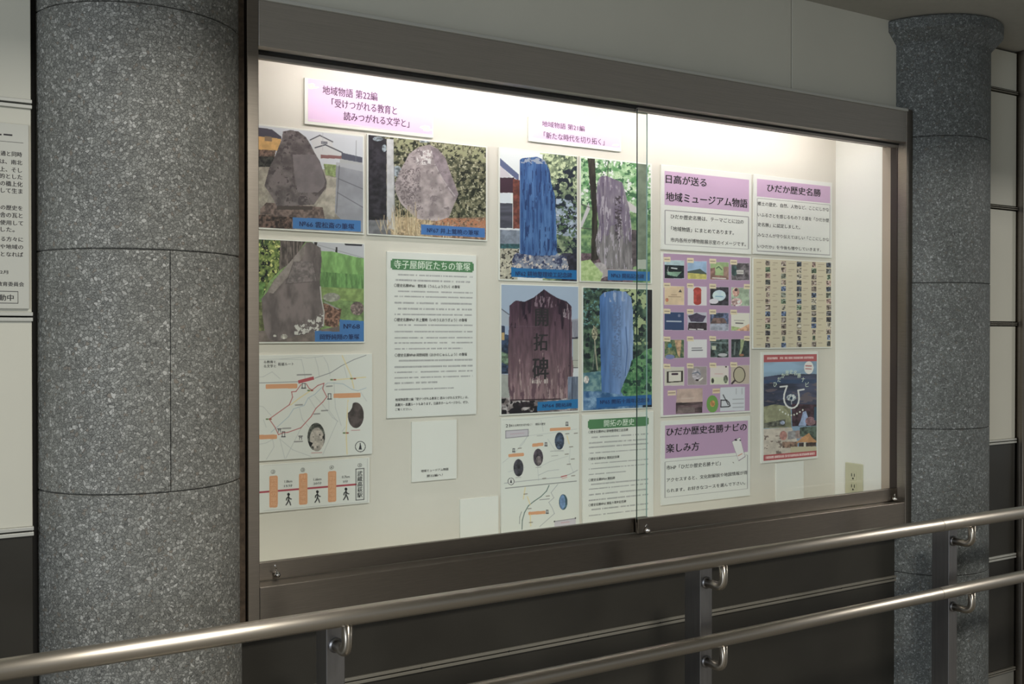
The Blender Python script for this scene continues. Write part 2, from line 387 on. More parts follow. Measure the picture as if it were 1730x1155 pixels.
class Art:
    """a small painter for what is printed on the sheets: regions, strokes, mottling"""
    def __init__(s, PX, PY, base): s.x, s.y = PX, PY; s.c = np.empty(PX.shape + (3,)); s.c[:] = base; s.k = (0, 0, 1)
    def zoom(s, ox, oy, k): s.k = (ox, oy, k)
    def P(s, pts): ox, oy, k = s.k; return [(a / k + ox, b / k + oy) for a, b in pts]
    def mask(s, pts, raw=False):
        pts = pts if raw else s.P(pts); ins = np.zeros(s.x.shape, bool); n = len(pts)
        for i in range(n):
            (x1, y1), (x2, y2) = pts[i], pts[(i + 1) % n]
            if y1 == y2: continue
            c = ((y1 > s.y) != (y2 > s.y)) & (s.x < (x2 - x1) * (s.y - y1) / (y2 - y1) + x1); ins ^= c
        return ins
    def fill(s, mk, col, amp=0, sc_=6, seed=1, sx=1, sy=1, col2=None, o=4):
        if not isinstance(mk, np.ndarray): mk = s.mask(mk)
        if not mk.any(): return mk
        x, y = s.x[mk], s.y[mk]; c = np.array(col, float)
        if amp or col2 is not None:
            n = np.clip((fbm(x, y, sc_, o, seed, sx, sy) - .5) * 2.6 + .5, 0, 1)[:, None]
            c = (c * (1 - n) + np.array(col2, float) * n) if col2 is not None else c * (1 + amp * (n * 2 - 1))
        s.c[mk] = c; return mk
    def specks(s, mk, col, thr, sc_=3, seed=3, sx=1, sy=1):
        if not isinstance(mk, np.ndarray): mk = s.mask(mk)
        k = mk & (fbm(s.x, s.y, sc_, 3, seed, sx, sy) > thr); s.c[k] = col; return k
    def line(s, pts, w_, col, alpha=1):
        pts = s.P(pts)
        for (x1, y1), (x2, y2) in zip(pts, pts[1:]):
            dx, dy = x2 - x1, y2 - y1; L2 = dx * dx + dy * dy + 1e-9
            sub = (s.x > min(x1, x2) - w_) & (s.x < max(x1, x2) + w_) & (s.y > min(y1, y2) - w_) & (s.y < max(y1, y2) + w_)
            if not sub.any(): continue
            x, y = s.x[sub], s.y[sub]
            t = np.clip(((x - x1) * dx + (y - y1) * dy) / L2, 0, 1); d = np.hypot(x - x1 - t * dx, y - y1 - t * dy)
            a = (np.clip(w_ / 2 + .45 - d, 0, 1) * alpha)[:, None]
            s.c[sub] = s.c[sub] * (1 - a) + np.array(col, float) * a
    def dot(s, cx, cy, rx, ry, col, **k):
        ox, oy, q = s.k; mk = ((s.x - cx / q - ox) / (rx / q)) ** 2 + ((s.y - cy / q - oy) / (ry / q)) ** 2 < 1
        return s.fill(mk, col, **k)

def project(X, Y, Z):
    dx, dy, dz = X, Y, Z - ZC
    cx_ = dx * R_.x + dy * R_.y; cy_ = dx * U_.x + dy * U_.y + dz * U_.z; cz = dx * F_.x + dy * F_.y + dz * F_.z
    return 865 + FPX * cx_ / cz, 577.5 - FPX * cy_ / cz

def printed(parent, xl, xr, xref, yt, yb, Y, paint, dens=1.35, name='print', base=(225, 225, 218)):
    """flat printed area: a fine grid whose vertices carry the ink colour"""
    X0, X1 = at(xl, 500, Y).x, at(xr, 500, Y).x; Z1, Z0 = at(xref, yt, Y).z, at(xref, yb, Y).z
    nx = int((xr - xl) * dens) + 2; nz = int((yb - yt) * dens) + 2
    gx, gz = np.meshgrid(np.linspace(X0, X1, nx), np.linspace(Z1, Z0, nz))
    PX, PY = project(gx, Y, gz); A = Art(PX, PY, base)
    A.u = (gx - X0) / (X1 - X0); A.v = (Z1 - gz) / (Z1 - Z0); A.vy = lambda y: (y - yt) / (yb - yt)
    paint(A)
    me = bpy.data.meshes.new(name); nv = nx * nz
    co = np.stack([gx, np.full_like(gx, Y), gz], -1).reshape(-1, 3).astype('f')
    i = np.arange(nv).reshape(nz, nx); q = np.stack([i[1:, :-1], i[1:, 1:], i[:-1, 1:], i[:-1, :-1]], -1).reshape(-1, 4).astype('i')
    me.vertices.add(nv); me.vertices.foreach_set('co', co.ravel())
    me.loops.add(q.size); me.loops.foreach_set('vertex_index', q.ravel())
    me.polygons.add(len(q)); me.polygons.foreach_set('loop_start', np.arange(0, q.size, 4, dtype='i')); me.polygons.foreach_set('loop_total', np.full(len(q), 4, 'i'))
    me.update(calc_edges=True); me.validate()
    at_ = me.color_attributes.new('ink', 'FLOAT_COLOR', 'POINT')
    lu = (A.c @ np.array((.3, .59, .11)))[..., None]; A.c = A.c * .78 + lu * .22
    c = np.ones((nv, 4), 'f'); c[:, :3] = np.minimum(srgb(np.clip(A.c, 0, 255)).reshape(-1, 3) * 1.10, .86); at_.data.foreach_set('color', c.ravel())
    me.materials.append(M['ink_print'])
    o = bpy.data.objects.new(name, me); sc.collection.objects.link(o); attach(o, parent); return o

YP = YB - .0062                              # front of the foam boards
def board(name, label, cat, xl, xr, xref, yt, yb, group=None, m_='paper'):
    X0, X1 = at(xl, 500, YP).x, at(xr, 500, YP).x; Z1, Z0 = at(xref, yt, YP).z, at(xref, yb, YP).z
    t = tag(empty(name, (X0, YB, Z0)), label, cat, group)
    obj('backing_board', box(X0, X1, YP + .0004, YB - .0006, Z0, Z1, .0006), M[m_], t); return t
def smudge(A, u0, u1, v, h, col, seed, dens_=26, alpha=.5):
    """a line of fine print too small to read"""
    n = fbm(A.u * dens_ * 2.4, A.v * 0 + seed * 3.7, 1, 2, seed); n2 = fbm(A.u * dens_ * 6, A.v * 160, 1, 2, seed + 5)
    k = (A.u > u0) & (A.u < u1) & (abs(A.v - v) < h / 2) & (n > .31)
    a = (alpha * (.35 + n2[k] * .9))[:, None]; A.c[k] = A.c[k] * (1 - a) + np.array(col, float) * a
def shade(A, mk, f): A.c[mk] *= f
BLUE, BLUE2 = (58, 122, 198), (18, 108, 182)
TXT = YP - .0006

# --- heading cards
def art22(A):
    A.c[:] = (232, 190, 232)
    A.zoom(400, 60, 3.209); A.line([(390, 455), (1058, 540)], 1.3, (248, 225, 220))
    for p in ((400, 268, 22, 8), (415, 282, 30, 6), (1020, 497, 28, 8), (1035, 512, 24, 6)): A.dot(*p, (246, 232, 200))
t = board('heading_card', 'long pale pink heading card with three lines of text, top left in the case', 'heading card', 515.3, 732.8, 516, 131, 209)
printed(t, 521, 730.5, 521.5, 132.5, 204.5, YP, art22, .6)
text('地域物語 第22編', 545, 637.5, 144.1, 159, TXT, M['plum'], t, .01)
text('「受けつがれる教育と', 560.5, 670.5, 166, 181, TXT, M['plum'], t, .012)
text('読みつがれる文学と」', 580.7, 691.4, 188.4, 203, TXT, M['plum'], t, .012)
def art21(A):
    A.c[:] = (234, 192, 234); A.zoom(820, 170, 3.727); A.dot(820, 280, 22, 7, (246, 232, 200))
t = board('heading_card', 'small pale pink heading card with two lines of text above the blue stone picture', 'heading card', 893.3, 1049.4, 895, 197, 238.4)
printed(t, 899.5, 1047.5, 900, 198, 232.5, YP, art21, .6)
text('地域物語 第21編', 915.8, 987.7, 203.5, 213.5, TXT, M['plum'], t, .008)
text('「新たな時代を切り拓く」', 918.7, 1021.2, 222.3, 233.5, TXT, M['plum'], t, .01)

# --- pictures of stone monuments
def tab(A, pts, col): A.fill(pts, col)
def art66(A):
    A.zoom(400, 60, 3.209); A.c[:] = (203, 205, 214)
    A.fill(A.y > 286, (152, 143, 132), .12, 10, 2)
    A.fill([(-20, 480), (190, 508), (242, 548), (242, 565), (-20, 540)], (82, 76, 92))
    A.fill([(-20, 530), (240, 560), (235, 625), (-20, 612)], (222, 166, 92), .06, 8)
    A.fill([(150, 545), (190, 550), (190, 575), (150, 570)], (150, 120, 90))
    A.fill([(-20, 610), (212, 622), (205, 660), (-20, 655)], (120, 92, 78), .25, 3, 4)
    A.fill([(-20, 655), (205, 655), (190, 712), (-20, 712)], (52, 50, 46), .4, 3, 5)
    A.fill([(-20, 712), (200, 712), (160, 920), (-20, 920)], (165, 155, 140), .1, 6, 6)
    A.fill([(400, 565), (450, 542), (520, 577), (520, 602), (570, 632), (572, 672), (430, 668)], (205, 203, 205))
    A.line([(398, 566), (450, 541), (520, 576)], 1.8, (70, 70, 82)); A.line([(425, 608), (480, 592), (572, 634)], 2.0, (70, 70, 82))
    A.fill([(458, 572), (492, 574), (492, 588), (458, 588)], (120, 120, 130)); A.fill([(455, 645), (568, 652), (568, 668), (455, 665)], (146, 96, 96))
    A.fill([(568, 634), (682, 660), (682, 690), (568, 672)], (88, 90, 108)); A.line([(466, 515), (466, 620)], .8, (170, 172, 180)); A.line([(648, 570), (645, 690)], .9, (120, 125, 130))
    A.fill([(560, 668), (682, 690), (682, 700), (560, 690)], (178, 178, 180)); A.fill([(470, 694), (540, 700), (540, 768), (482, 756)], (134, 152, 92), .15, 4, 7)
    A.fill([(538, 690), (685, 705), (685, 1066), (560, 992), (532, 962)], (152, 152, 162), .05, 20, 8)
    A.fill([(538, 688), (685, 700), (685, 738), (540, 706)], (178, 178, 186))
    for p in ([(550, 775), (685, 832)], [(545, 850), (685, 932)], [(556, 705), (540, 960)]): A.line(p, 1.1, (92, 92, 102))
    A.fill([(470, 760), (540, 770), (530, 985), (430, 930), (486, 830)], (176, 166, 152), .1, 8, 9)
    A.fill([(160, 905), (465, 930), (480, 1000), (560, 1000), (300, 1050), (128, 1040), (128, 940)], (112, 92, 86), .25, 5, 10)
    A.fill([(-20, 960), (300, 985), (300, 1062), (-20, 1055)], (82, 62, 54), .5, 4, 11)
    st = A.fill([(250, 520), (290, 512), (335, 520), (375, 550), (400, 590), (425, 640), (450, 680), (470, 740), (488, 790), (485, 825), (450, 870), (418, 917), (215, 927), (200, 890), (165, 835), (150, 815), (175, 720), (205, 660), (228, 600), (245, 560)], (108, 97, 98), .17, 12, 12)
    A.specks(st, (84, 74, 76), .66, 5, 13); A.fill([(302, 645), (430, 645), (462, 720), (480, 790), (470, 822), (440, 850), (330, 850), (315, 760)], (124, 113, 116), .05, 12, 14)
    A.line([(300, 640), (300, 700), (318, 850)], 1, (86, 76, 78)); A.fill([(218, 922), (410, 925), (412, 944), (216, 944)], (80, 68, 64))
    tab(A, [(303, 985), (672, 1002), (672, 1064), (303, 1046)], BLUE)
t = board('monument_picture', 'mounted picture of an upright grey stone with an orange house behind', 'picture', 412, 616, 441, 209.6, 386.8, 'monument pictures')
printed(t, 413, 613.6, 441, 212.5, 384, YP, art66)
text('№66 雲松斎の筆塚', 506, 598.5, 372.6, 382.8, TXT, M['navy'], t, .015)

def art67(A):
    A.zoom(400, 60, 3.209); A.c[:] = 0
    al = np.ones(A.x.shape, bool)
    A.fill(al, (58, 62, 44), col2=(138, 132, 100), sc_=5, seed=21)
    A.specks(al, (178, 172, 140), .66, 3.4, 22); A.specks(al, (36, 40, 30), .63, 6, 23)
    A.specks([(820, 540), (1350, 600), (1350, 690), (820, 620)], (150, 150, 110), .52, 4, 24)
    A.fill([(700, 530), (810, 560), (812, 1000), (700, 1000)], (46, 42, 50), .3, 6, 25)
    for p in ((765, 560, 28, 12), (800, 610, 12, 20), (870, 735, 22, 30), (1020, 575, 30, 5)): A.dot(*p, (128, 138, 148), amp=.3, sc_=3)
    A.fill([(850, 985), (1080, 985), (1080, 1100), (820, 1090)], (176, 150, 116), .25, 3, 36); A.fill([(1060, 990), (1350, 985), (1350, 1110), (1060, 1100)], (148, 112, 88), .3, 3, 26)
    A.specks([(1080, 985), (1350, 1000), (1350, 1060), (1080, 1030)], (190, 120, 84), .5, 2.2, 27)
    A.fill([(700, 1000), (820, 1000), (840, 1090), (700, 1080)], (112, 112, 118), .1, 6, 28)
    A.fill([(813, 560), (850, 562), (856, 1052), (815, 1045)], (192, 190, 194), .05, 8, 29); A.line([(853, 700), (856, 1040)], 1.4, (140, 140, 146))
    st = A.fill([(1045, 590), (1090, 615), (1130, 660), (1150, 720), (1180, 800), (1202, 860), (1185, 900), (1150, 985), (1085, 1006), (985, 995), (940, 960), (890, 910), (862, 850), (858, 800), (880, 740), (915, 680), (935, 640), (985, 605)], (166, 150, 152), .13, 12, 30)
    A.fill([(1050, 600), (1090, 615), (1130, 660), (1150, 720), (1180, 800), (1202, 860), (1185, 895), (1120, 790), (1075, 700)], (143, 126, 134), .12, 7, 31)
    A.line([(1075, 700), (1120, 785), (1190, 880)], 1.2, (196, 184, 184)); A.specks(st & A.mask([(870, 720), (1000, 720), (1000, 960), (940, 960), (870, 860)]), (118, 104, 108), .57, 2.2, 32)
    A.specks(st & A.mask([(975, 620), (1060, 620), (1050, 700), (975, 700)]), (212, 204, 204), .52, 3, 33); A.specks(st, (134, 120, 124), .68, 6, 34)
    r = random.Random(3)
    for i in range(150):
        x = r.uniform(770, 1160) if i % 3 else r.uniform(850, 1010); b = 1000 + (x - 770) * .1 + r.uniform(20, 80); h = r.uniform(30, 120) * (1.2 if 850 < x < 980 else .6)
        A.line([(x, b), (x + r.uniform(-22, 22), b - h)], .8, r.choice([(214, 190, 148), (190, 162, 118), (226, 208, 170), (160, 130, 92)]))
    tab(A, [(1000, 1024), (1345, 1044), (1345, 1095), (1000, 1078)], (62, 118, 196))
t = board('monument_picture', 'mounted picture of a pale pointed stone beside a white pole and dry grass', 'picture', 620.6, 823.8, 622, 225.6, 396.6, 'monument pictures')
printed(t, 622.8, 821, 622, 227.6, 394.3, YP, art67)
text('№67 井上鶯暁の筆塚', 721.6, 808.8, 384, 393, TXT, M['navy'], t, .01)

def art68(A):
    A.zoom(400, 390, 3.5); al = np.ones(A.x.shape, bool)
    A.fill(al, (116, 146, 84), .16, 9, 41)
    A.fill([(-40, 30), (800, 30), (800, 170), (500, 120), (440, 60)], (188, 188, 198)); A.fill([(635, 66), (745, 74), (740, 90), (640, 84)], (52, 50, 60))
    A.line([(470, 80), (752, 160)], .9, (140, 140, 150)); A.fill([(585, 95), (596, 95), (594, 130), (583, 130)], (50, 46, 46)); A.fill([(458, 62), (476, 62), (474, 96), (460, 96)], (50, 46, 46))
    A.fill([(490, 120), (560, 120), (752, 165), (752, 330), (480, 330)], (122, 174, 92), .12, 6, 42, 1, 3); A.fill([(480, 240), (752, 260), (752, 340), (480, 330)], (100, 150, 78), .16, 5, 43, .6, 3)
    A.fill([(480, 330), (752, 345), (752, 420), (480, 400)], (136, 164, 88), .12, 8, 44)
    A.dot(560, 392, 50, 26, (160, 158, 146), amp=.12, sc_=5); A.dot(712, 458, 40, 40, (132, 112, 108), amp=.3, sc_=4)
    A.fill([(510, 425), (620, 462), (600, 575), (520, 560)], (132, 94, 78), .35, 3, 45); A.line([(520, 420), (600, 462)], 2, (150, 150, 150))
    lf_ = A.fill([(-60, 40), (262, 45), (258, 230), (190, 300), (150, 400), (-60, 420)], (62, 86, 40), col2=(150, 168, 76), sc_=5, seed=46)
    A.specks(lf_, (24, 30, 24), .6, 6, 47); A.specks(lf_, (212, 212, 120), .66, 4, 48); A.fill([(-60, 300), (170, 300), (150, 420), (-60, 420)], (92, 132, 62), .2, 5, 49)
    A.fill([(258, 50), (410, 58), (345, 150), (300, 200), (250, 236)], (98, 86, 82), .3, 4, 50, .5, 3)
    A.fill([(-60, 420), (170, 420), (160, 610), (-60, 610)], (112, 118, 70), .25, 5, 51)
    A.fill([(-60, 590), (460, 590), (620, 560), (640, 660), (-60, 670)], (126, 112, 106), .1, 9, 52)
    st = A.fill([(410, 68), (440, 66), (497, 100), (502, 170), (492, 300), (500, 400), (519, 480), (515, 560), (480, 590), (350, 622), (230, 652), (190, 640), (165, 590), (152, 500), (146, 400), (180, 360), (220, 290), (300, 200), (370, 140)], (117, 104, 104), .15, 14, 53, 1, 2)
    A.fill([(410, 70), (300, 200), (220, 292), (182, 362), (215, 370), (330, 240), (400, 140)], (142, 130, 126), .1, 8, 54)
    A.fill([(338, 182), (450, 178), (474, 298), (290, 312)], (126, 114, 114), .14, 4, 55); A.line([(290, 312), (474, 298), (450, 178)], 1, (92, 80, 82)); A.line([(290, 312), (338, 182)], 1, (92, 80, 82))
    A.line([(494, 330), (500, 400), (516, 480), (512, 560)], 2, (192, 188, 184)); A.specks(st & A.mask([(340, 560), (520, 480), (520, 600), (340, 620)]), (206, 202, 196), .58, 4, 56); A.dot(280, 624, 20, 14, (198, 190, 180), amp=.2, sc_=3); A.dot(225, 620, 9, 7, (200, 195, 186))
    tab(A, [(608, 524), (752, 532), (752, 606), (608, 600)], (62, 122, 196)); tab(A, [(462, 590), (752, 602), (752, 670), (462, 655)], (62, 122, 196))
t = board('monument_picture', 'mounted picture of a leaning dark grey stone among green grass at the left edge', 'picture', 412, 616.8, 445, 402.9, 580, 'monument pictures')
printed(t, 413, 614.9, 445, 404.5, 577.4, YP, art68)
text('№68', 580.6, 608, 547, 555, TXT, M['navy'], t, .015); text('岡野純翔の筆塚', 540.6, 606.9, 564.3, 573.7, TXT, M['navy'], t, .015)

def art62(A):
    A.zoom(820, 170, 3.727); al = np.ones(A.x.shape, bool); A.c[:] = (222, 226, 240)
    A.fill([(360, 250), (600, 250), (600, 1140), (360, 1140)], (62, 82, 66), col2=(150, 166, 124), sc_=6, seed=61)
    A.specks([(330, 300), (600, 300), (600, 560), (400, 520)], (196, 208, 160), .56, 4, 62)
    A.fill([(445, 610), (600, 640), (600, 870), (445, 840)], (150, 164, 186), .14, 6, 63); A.line([(445, 720), (600, 735)], 1.5, (220, 220, 228))
    A.specks([(400, 480), (600, 400), (600, 960), (430, 960)], (30, 40, 56), .52, 7, 64); A.specks([(440, 620), (600, 640), (600, 940), (440, 900)], (78, 104, 72), .6, 4, 65)
    A.fill([(80, 350), (212, 465), (212, 508), (80, 400)], (92, 102, 146)); A.fill([(80, 405), (95, 410), (168, 482), (80, 484)], (206, 196, 206))
    A.fill([(80, 484), (182, 484), (178, 580), (80, 580)], (72, 44, 60)); A.fill([(174, 490), (216, 500), (216, 806), (174, 806)], (122, 62, 52), .2, 5, 66)
    A.fill([(80, 580), (162, 584), (162, 646), (80, 644)], (214, 220, 234)); A.fill([(80, 644), (172, 646), (172, 802), (80, 802)], (78, 78, 94), .14, 6, 67, 6, 1)
    A.fill([(80, 802), (216, 806), (216, 816), (80, 812)], (214, 216, 224)); A.fill([(80, 812), (216, 816), (216, 902), (80, 902)], (122, 132, 152), .12, 8, 68); A.fill([(80, 900), (216, 902), (216, 932), (80, 930)], (48, 92, 100), .2, 4, 69)
    A.fill([(80, 930), (212, 932), (200, 1140), (80, 1140)], (186, 178, 158), .1, 6, 70); A.specks([(80, 930), (215, 932), (200, 1140), (80, 1140)], (70, 66, 62), .58, 3.4, 71)
    A.fill([(480, 960), (600, 960), (600, 1140), (480, 1140)], (46, 44, 62), .3, 5, 72)
    rk = A.fill([(168, 1060), (168, 1000), (190, 955), (300, 972), (450, 960), (510, 985), (528, 1062), (528, 1125), (168, 1110)], (92, 100, 132), col2=(150, 156, 174), sc_=8, seed=73); A.specks(rk, (206, 190, 180), .64, 4, 74); A.specks(rk, (52, 60, 100), .62, 5, 75)
    st = A.fill([(217, 372), (232, 362), (325, 353), (375, 375), (405, 440), (415, 520), (440, 600), (452, 960), (440, 974), (300, 976), (218, 962)], (40, 80, 146), col2=(72, 118, 184), sc_=5, seed=76, sx=.7, sy=7)
    A.specks(st, (30, 60, 120), .64, 4, 77, .6, 6); A.specks(st & A.mask([(225, 355), (400, 365), (400, 400), (225, 392)]), (150, 160, 180), .5, 5, 78); A.line([(219, 380), (217, 960)], 1, (110, 140, 186))
    tab(A, [(163, 1050), (575, 1068), (575, 1126), (163, 1108)], BLUE2)
t = board('monument_picture', 'mounted picture of a tall deep blue stone slab on a rock base', 'picture', 843, 976.2, 845, 248.6, 473.4, 'monument pictures')
printed(t, 844.8, 974.6, 845, 250.5, 471, YP, art62)
text('№62 耕地整理竣工記念碑', 871, 966.2, 457, 466.2, TXT, M['navy'], t, .012)

def art63(A):
    A.zoom(820, 170, 3.727); al = np.ones(A.x.shape, bool)
    A.fill(al, (84, 152, 84), col2=(196, 224, 176), sc_=8, seed=81); A.specks(al, (60, 112, 70), .6, 5, 82); A.specks(al, (226, 238, 226), .68, 6, 83)
    A.fill([(590, 660), (1050, 720), (1050, 1150), (590, 1150)], (70, 112, 74), col2=(140, 176, 112), sc_=6, seed=84)
    A.fill([(590, 800), (650, 640), (660, 680), (590, 840)], (196, 190, 196)); A.fill([(880, 620), (950, 670), (950, 710), (880, 680)], (206, 198, 200)); A.line([(600, 800), (700, 812)], 1.4, (70, 64, 66)); A.line([(605, 650), (665, 676)], 1.4, (96, 84, 84)); A.line([(773, 375), (770, 480)], 1.4, (60, 66, 56))
    A.fill([(600, 960), (760, 960), (930, 1010), (930, 1150), (600, 1150)], (104, 82, 92), .25, 4, 85)
    A.fill([(644, 362), (690, 365), (702, 640), (712, 1000), (665, 1010), (672, 700), (655, 500)], (54, 48, 42), .25, 5, 86, .6, 4)
    A.fill([(955, 395), (1018, 398), (1016, 1002), (958, 1002)], (116, 128, 108), .08, 10, 87); A.fill([(955, 1000), (1012, 1000), (1012, 1060), (955, 1060)], (176, 180, 168))
    A.fill([(915, 810), (950, 815), (955, 1040), (920, 1050)], (92, 80, 84), .2, 6, 88)
    st = A.fill([(722, 478), (760, 472), (862, 515), (882, 580), (906, 680), (921, 800), (926, 1060), (860, 1062), (770, 1056), (735, 1030), (700, 960), (693, 880), (715, 780), (705, 700), (698, 600), (704, 520)], (112, 96, 124), col2=(142, 132, 146), sc_=6, seed=89, sx=.7, sy=5)
    A.fill(st & (A.y + 70 * (fbm(A.x, A.y, 9, 3, 95, .5, 2) - .5) > 392), (122, 116, 120), .17, 6, 90, .7, 4); A.line([(835, 690), (842, 1050)], 1.1, (74, 66, 72)); A.line([(742, 520), (738, 770)], 1.5, (84, 66, 96)); A.specks(st, (176, 164, 180), .66, 4, 91, .6, 5); A.specks(st & A.mask([(815, 600), (860, 600), (860, 880), (815, 880)]), (76, 66, 74), .56, 2.6, 92)
    A.dot(715, 1070, 52, 52, (172, 162, 166), amp=.1, sc_=8); A.fill([(600, 1010), (660, 1000), (740, 1090), (720, 1150), (590, 1150)], (146, 178, 104), col2=(186, 206, 140), sc_=4, seed=93)
    A.fill([(740, 1060), (960, 1062), (960, 1080), (740, 1110)], (170, 158, 160))
    tab(A, [(770, 1068), (1036, 1076), (1036, 1136), (770, 1128)], (34, 112, 186))
t = board('monument_picture', 'mounted picture of a rugged purple-grey stone under bright green leaves', 'picture', 980.2, 1101.7, 981, 263.4, 475.8, 'monument pictures')
printed(t, 981.6, 1099, 981, 265.6, 474, YP, art63)
text('№63 開拓記念碑', 1033, 1088, 461, 469, TXT, M['navy'], t, .01)

def art64(A):
    A.zoom(830, 470, 4.62); al = np.ones(A.x.shape, bool); A.c[:] = (158, 176, 204)
    A.fill([(70, 238), (138, 282), (138, 372), (70, 362)], (164, 174, 192)); A.line([(75, 236), (138, 282)], 1.4, (70, 70, 84)); A.fill([(108, 380), (134, 382), (134, 435), (108, 432)], (150, 170, 205))
    A.fill([(70, 366), (106, 372), (106, 440), (70, 440)], (50, 60, 90)); A.fill([(70, 436), (138, 440), (138, 745), (70, 745)], (46, 62, 92), .3, 5, 101); A.fill([(80, 425), (104, 425), (104, 482), (80, 482)], (196, 160, 100)); A.fill([(70, 570), (135, 590), (135, 680), (70, 650)], (96, 120, 96), .3, 4, 102)
    A.fill([(70, 745), (150, 755), (150, 955), (70, 955)], (158, 160, 156), .05, 10, 103)
    A.fill([(628, 322), (690, 312), (690, 462), (632, 462)], (156, 156, 172));
    for k in range(5): A.line([(636 + k * 11, 330), (650 + k * 11, 455)], .9, (96, 96, 112))
    A.fill([(632, 460), (690, 456), (690, 470), (632, 474)], (60, 60, 74)); A.fill([(636, 474), (690, 470), (690, 700), (636, 700)], (176, 176, 164)); A.line([(636, 640), (690, 640)], 1, (120, 120, 118)); A.fill([(636, 700), (690, 700), (690, 775), (636, 775)], (206, 208, 214)); A.line([(636, 697), (690, 697)], 1.2, (60, 60, 66))
    A.fill([(70, 930), (600, 930), (690, 930), (690, 1070), (70, 1075)], (106, 92, 92), col2=(190, 180, 182), sc_=9, seed=104); A.specks([(70, 940), (370, 930), (370, 1070), (70, 1075)], (34, 28, 34), .5, 7, 105); A.dot(190, 1042, 52, 34, (30, 24, 34)); A.dot(96, 1046, 26, 20, (28, 22, 30)); A.dot(270, 985, 60, 22, (46, 36, 44), amp=.4, sc_=3)
    st = A.mask([(143, 212), (190, 172), (260, 182), (330, 150), (412, 85), (460, 120), (520, 155), (590, 180), (628, 222), (631, 600), (641, 700), (636, 768), (602, 768), (600, 930), (540, 946), (150, 957), (133, 850), (130, 600), (135, 450)])
    f = np.clip((A.y - 490) / 180, 0, 1)[..., None]; n = fbm(A.x, A.y, 5, 4, 106, .7, 5)[..., None]
    col = np.array((62, 36, 56.)) * (1 - f) + np.array((140, 108, 114.)) * f; col = col * (.68 + .64 * n); A.c[st] = col[st]
    A.specks(st, (44, 26, 44), .60 + np.clip((A.y - 500) / 600, 0, .3), 9, 107, .6, 3); A.specks(st & A.mask([(330, 130), (520, 155), (500, 230), (340, 220)]), (130, 104, 120), .55, 4, 108, .5, 3); A.specks(st & A.mask([(570, 180), (630, 230), (628, 330), (560, 300)]), (150, 130, 142), .52, 4, 109, .5, 3); A.specks(st, (104, 74, 86), .60 + np.clip((640 - A.y) / 500, 0, .4), 8, 110, .5, 4); A.specks(st, (166, 138, 140), .64 + np.clip((660 - A.y) / 300, 0, .4), 6, 111, .5, 4)
    A.line([(612, 220), (616, 760)], 1.6, (52, 34, 50)); A.line([(150, 950), (540, 942)], 2, (54, 34, 44)); A.line([(150, 372), (370, 376)], .8, (110, 84, 100)); A.specks([(310, 750), (440, 740), (440, 820), (310, 820)], (196, 180, 176), .6, 3, 112, .5, 3)
    A.fill([(598, 770), (690, 766), (690, 945), (598, 945)], (108, 120, 146), .12, 5, 113, .6, 4); A.line([(632, 775), (632, 940)], 1.4, (60, 66, 92))
    tab(A, [(362, 966), (690, 940), (690, 1012), (358, 1036)], (26, 116, 186))
t = board('monument_picture', 'mounted picture of a pointed purple-brown stone tablet with three large carved characters', 'picture', 845.6, 978.3, 847, 479, 702, 'monument pictures')
printed(t, 847.2, 976.8, 847, 480.8, 699.5, YP, art64)
for ch, a, b, c, d in (('開', 904.5, 926, 521.5, 551), ('拓', 902, 925, 563, 592.5), ('碑', 900, 926.5, 604, 641)): text(ch, a, b, c, d, TXT, M['black'], t, .02)
text('№64 開拓碑', 917, 966, 682, 689, TXT, M['navy'], t, .01)

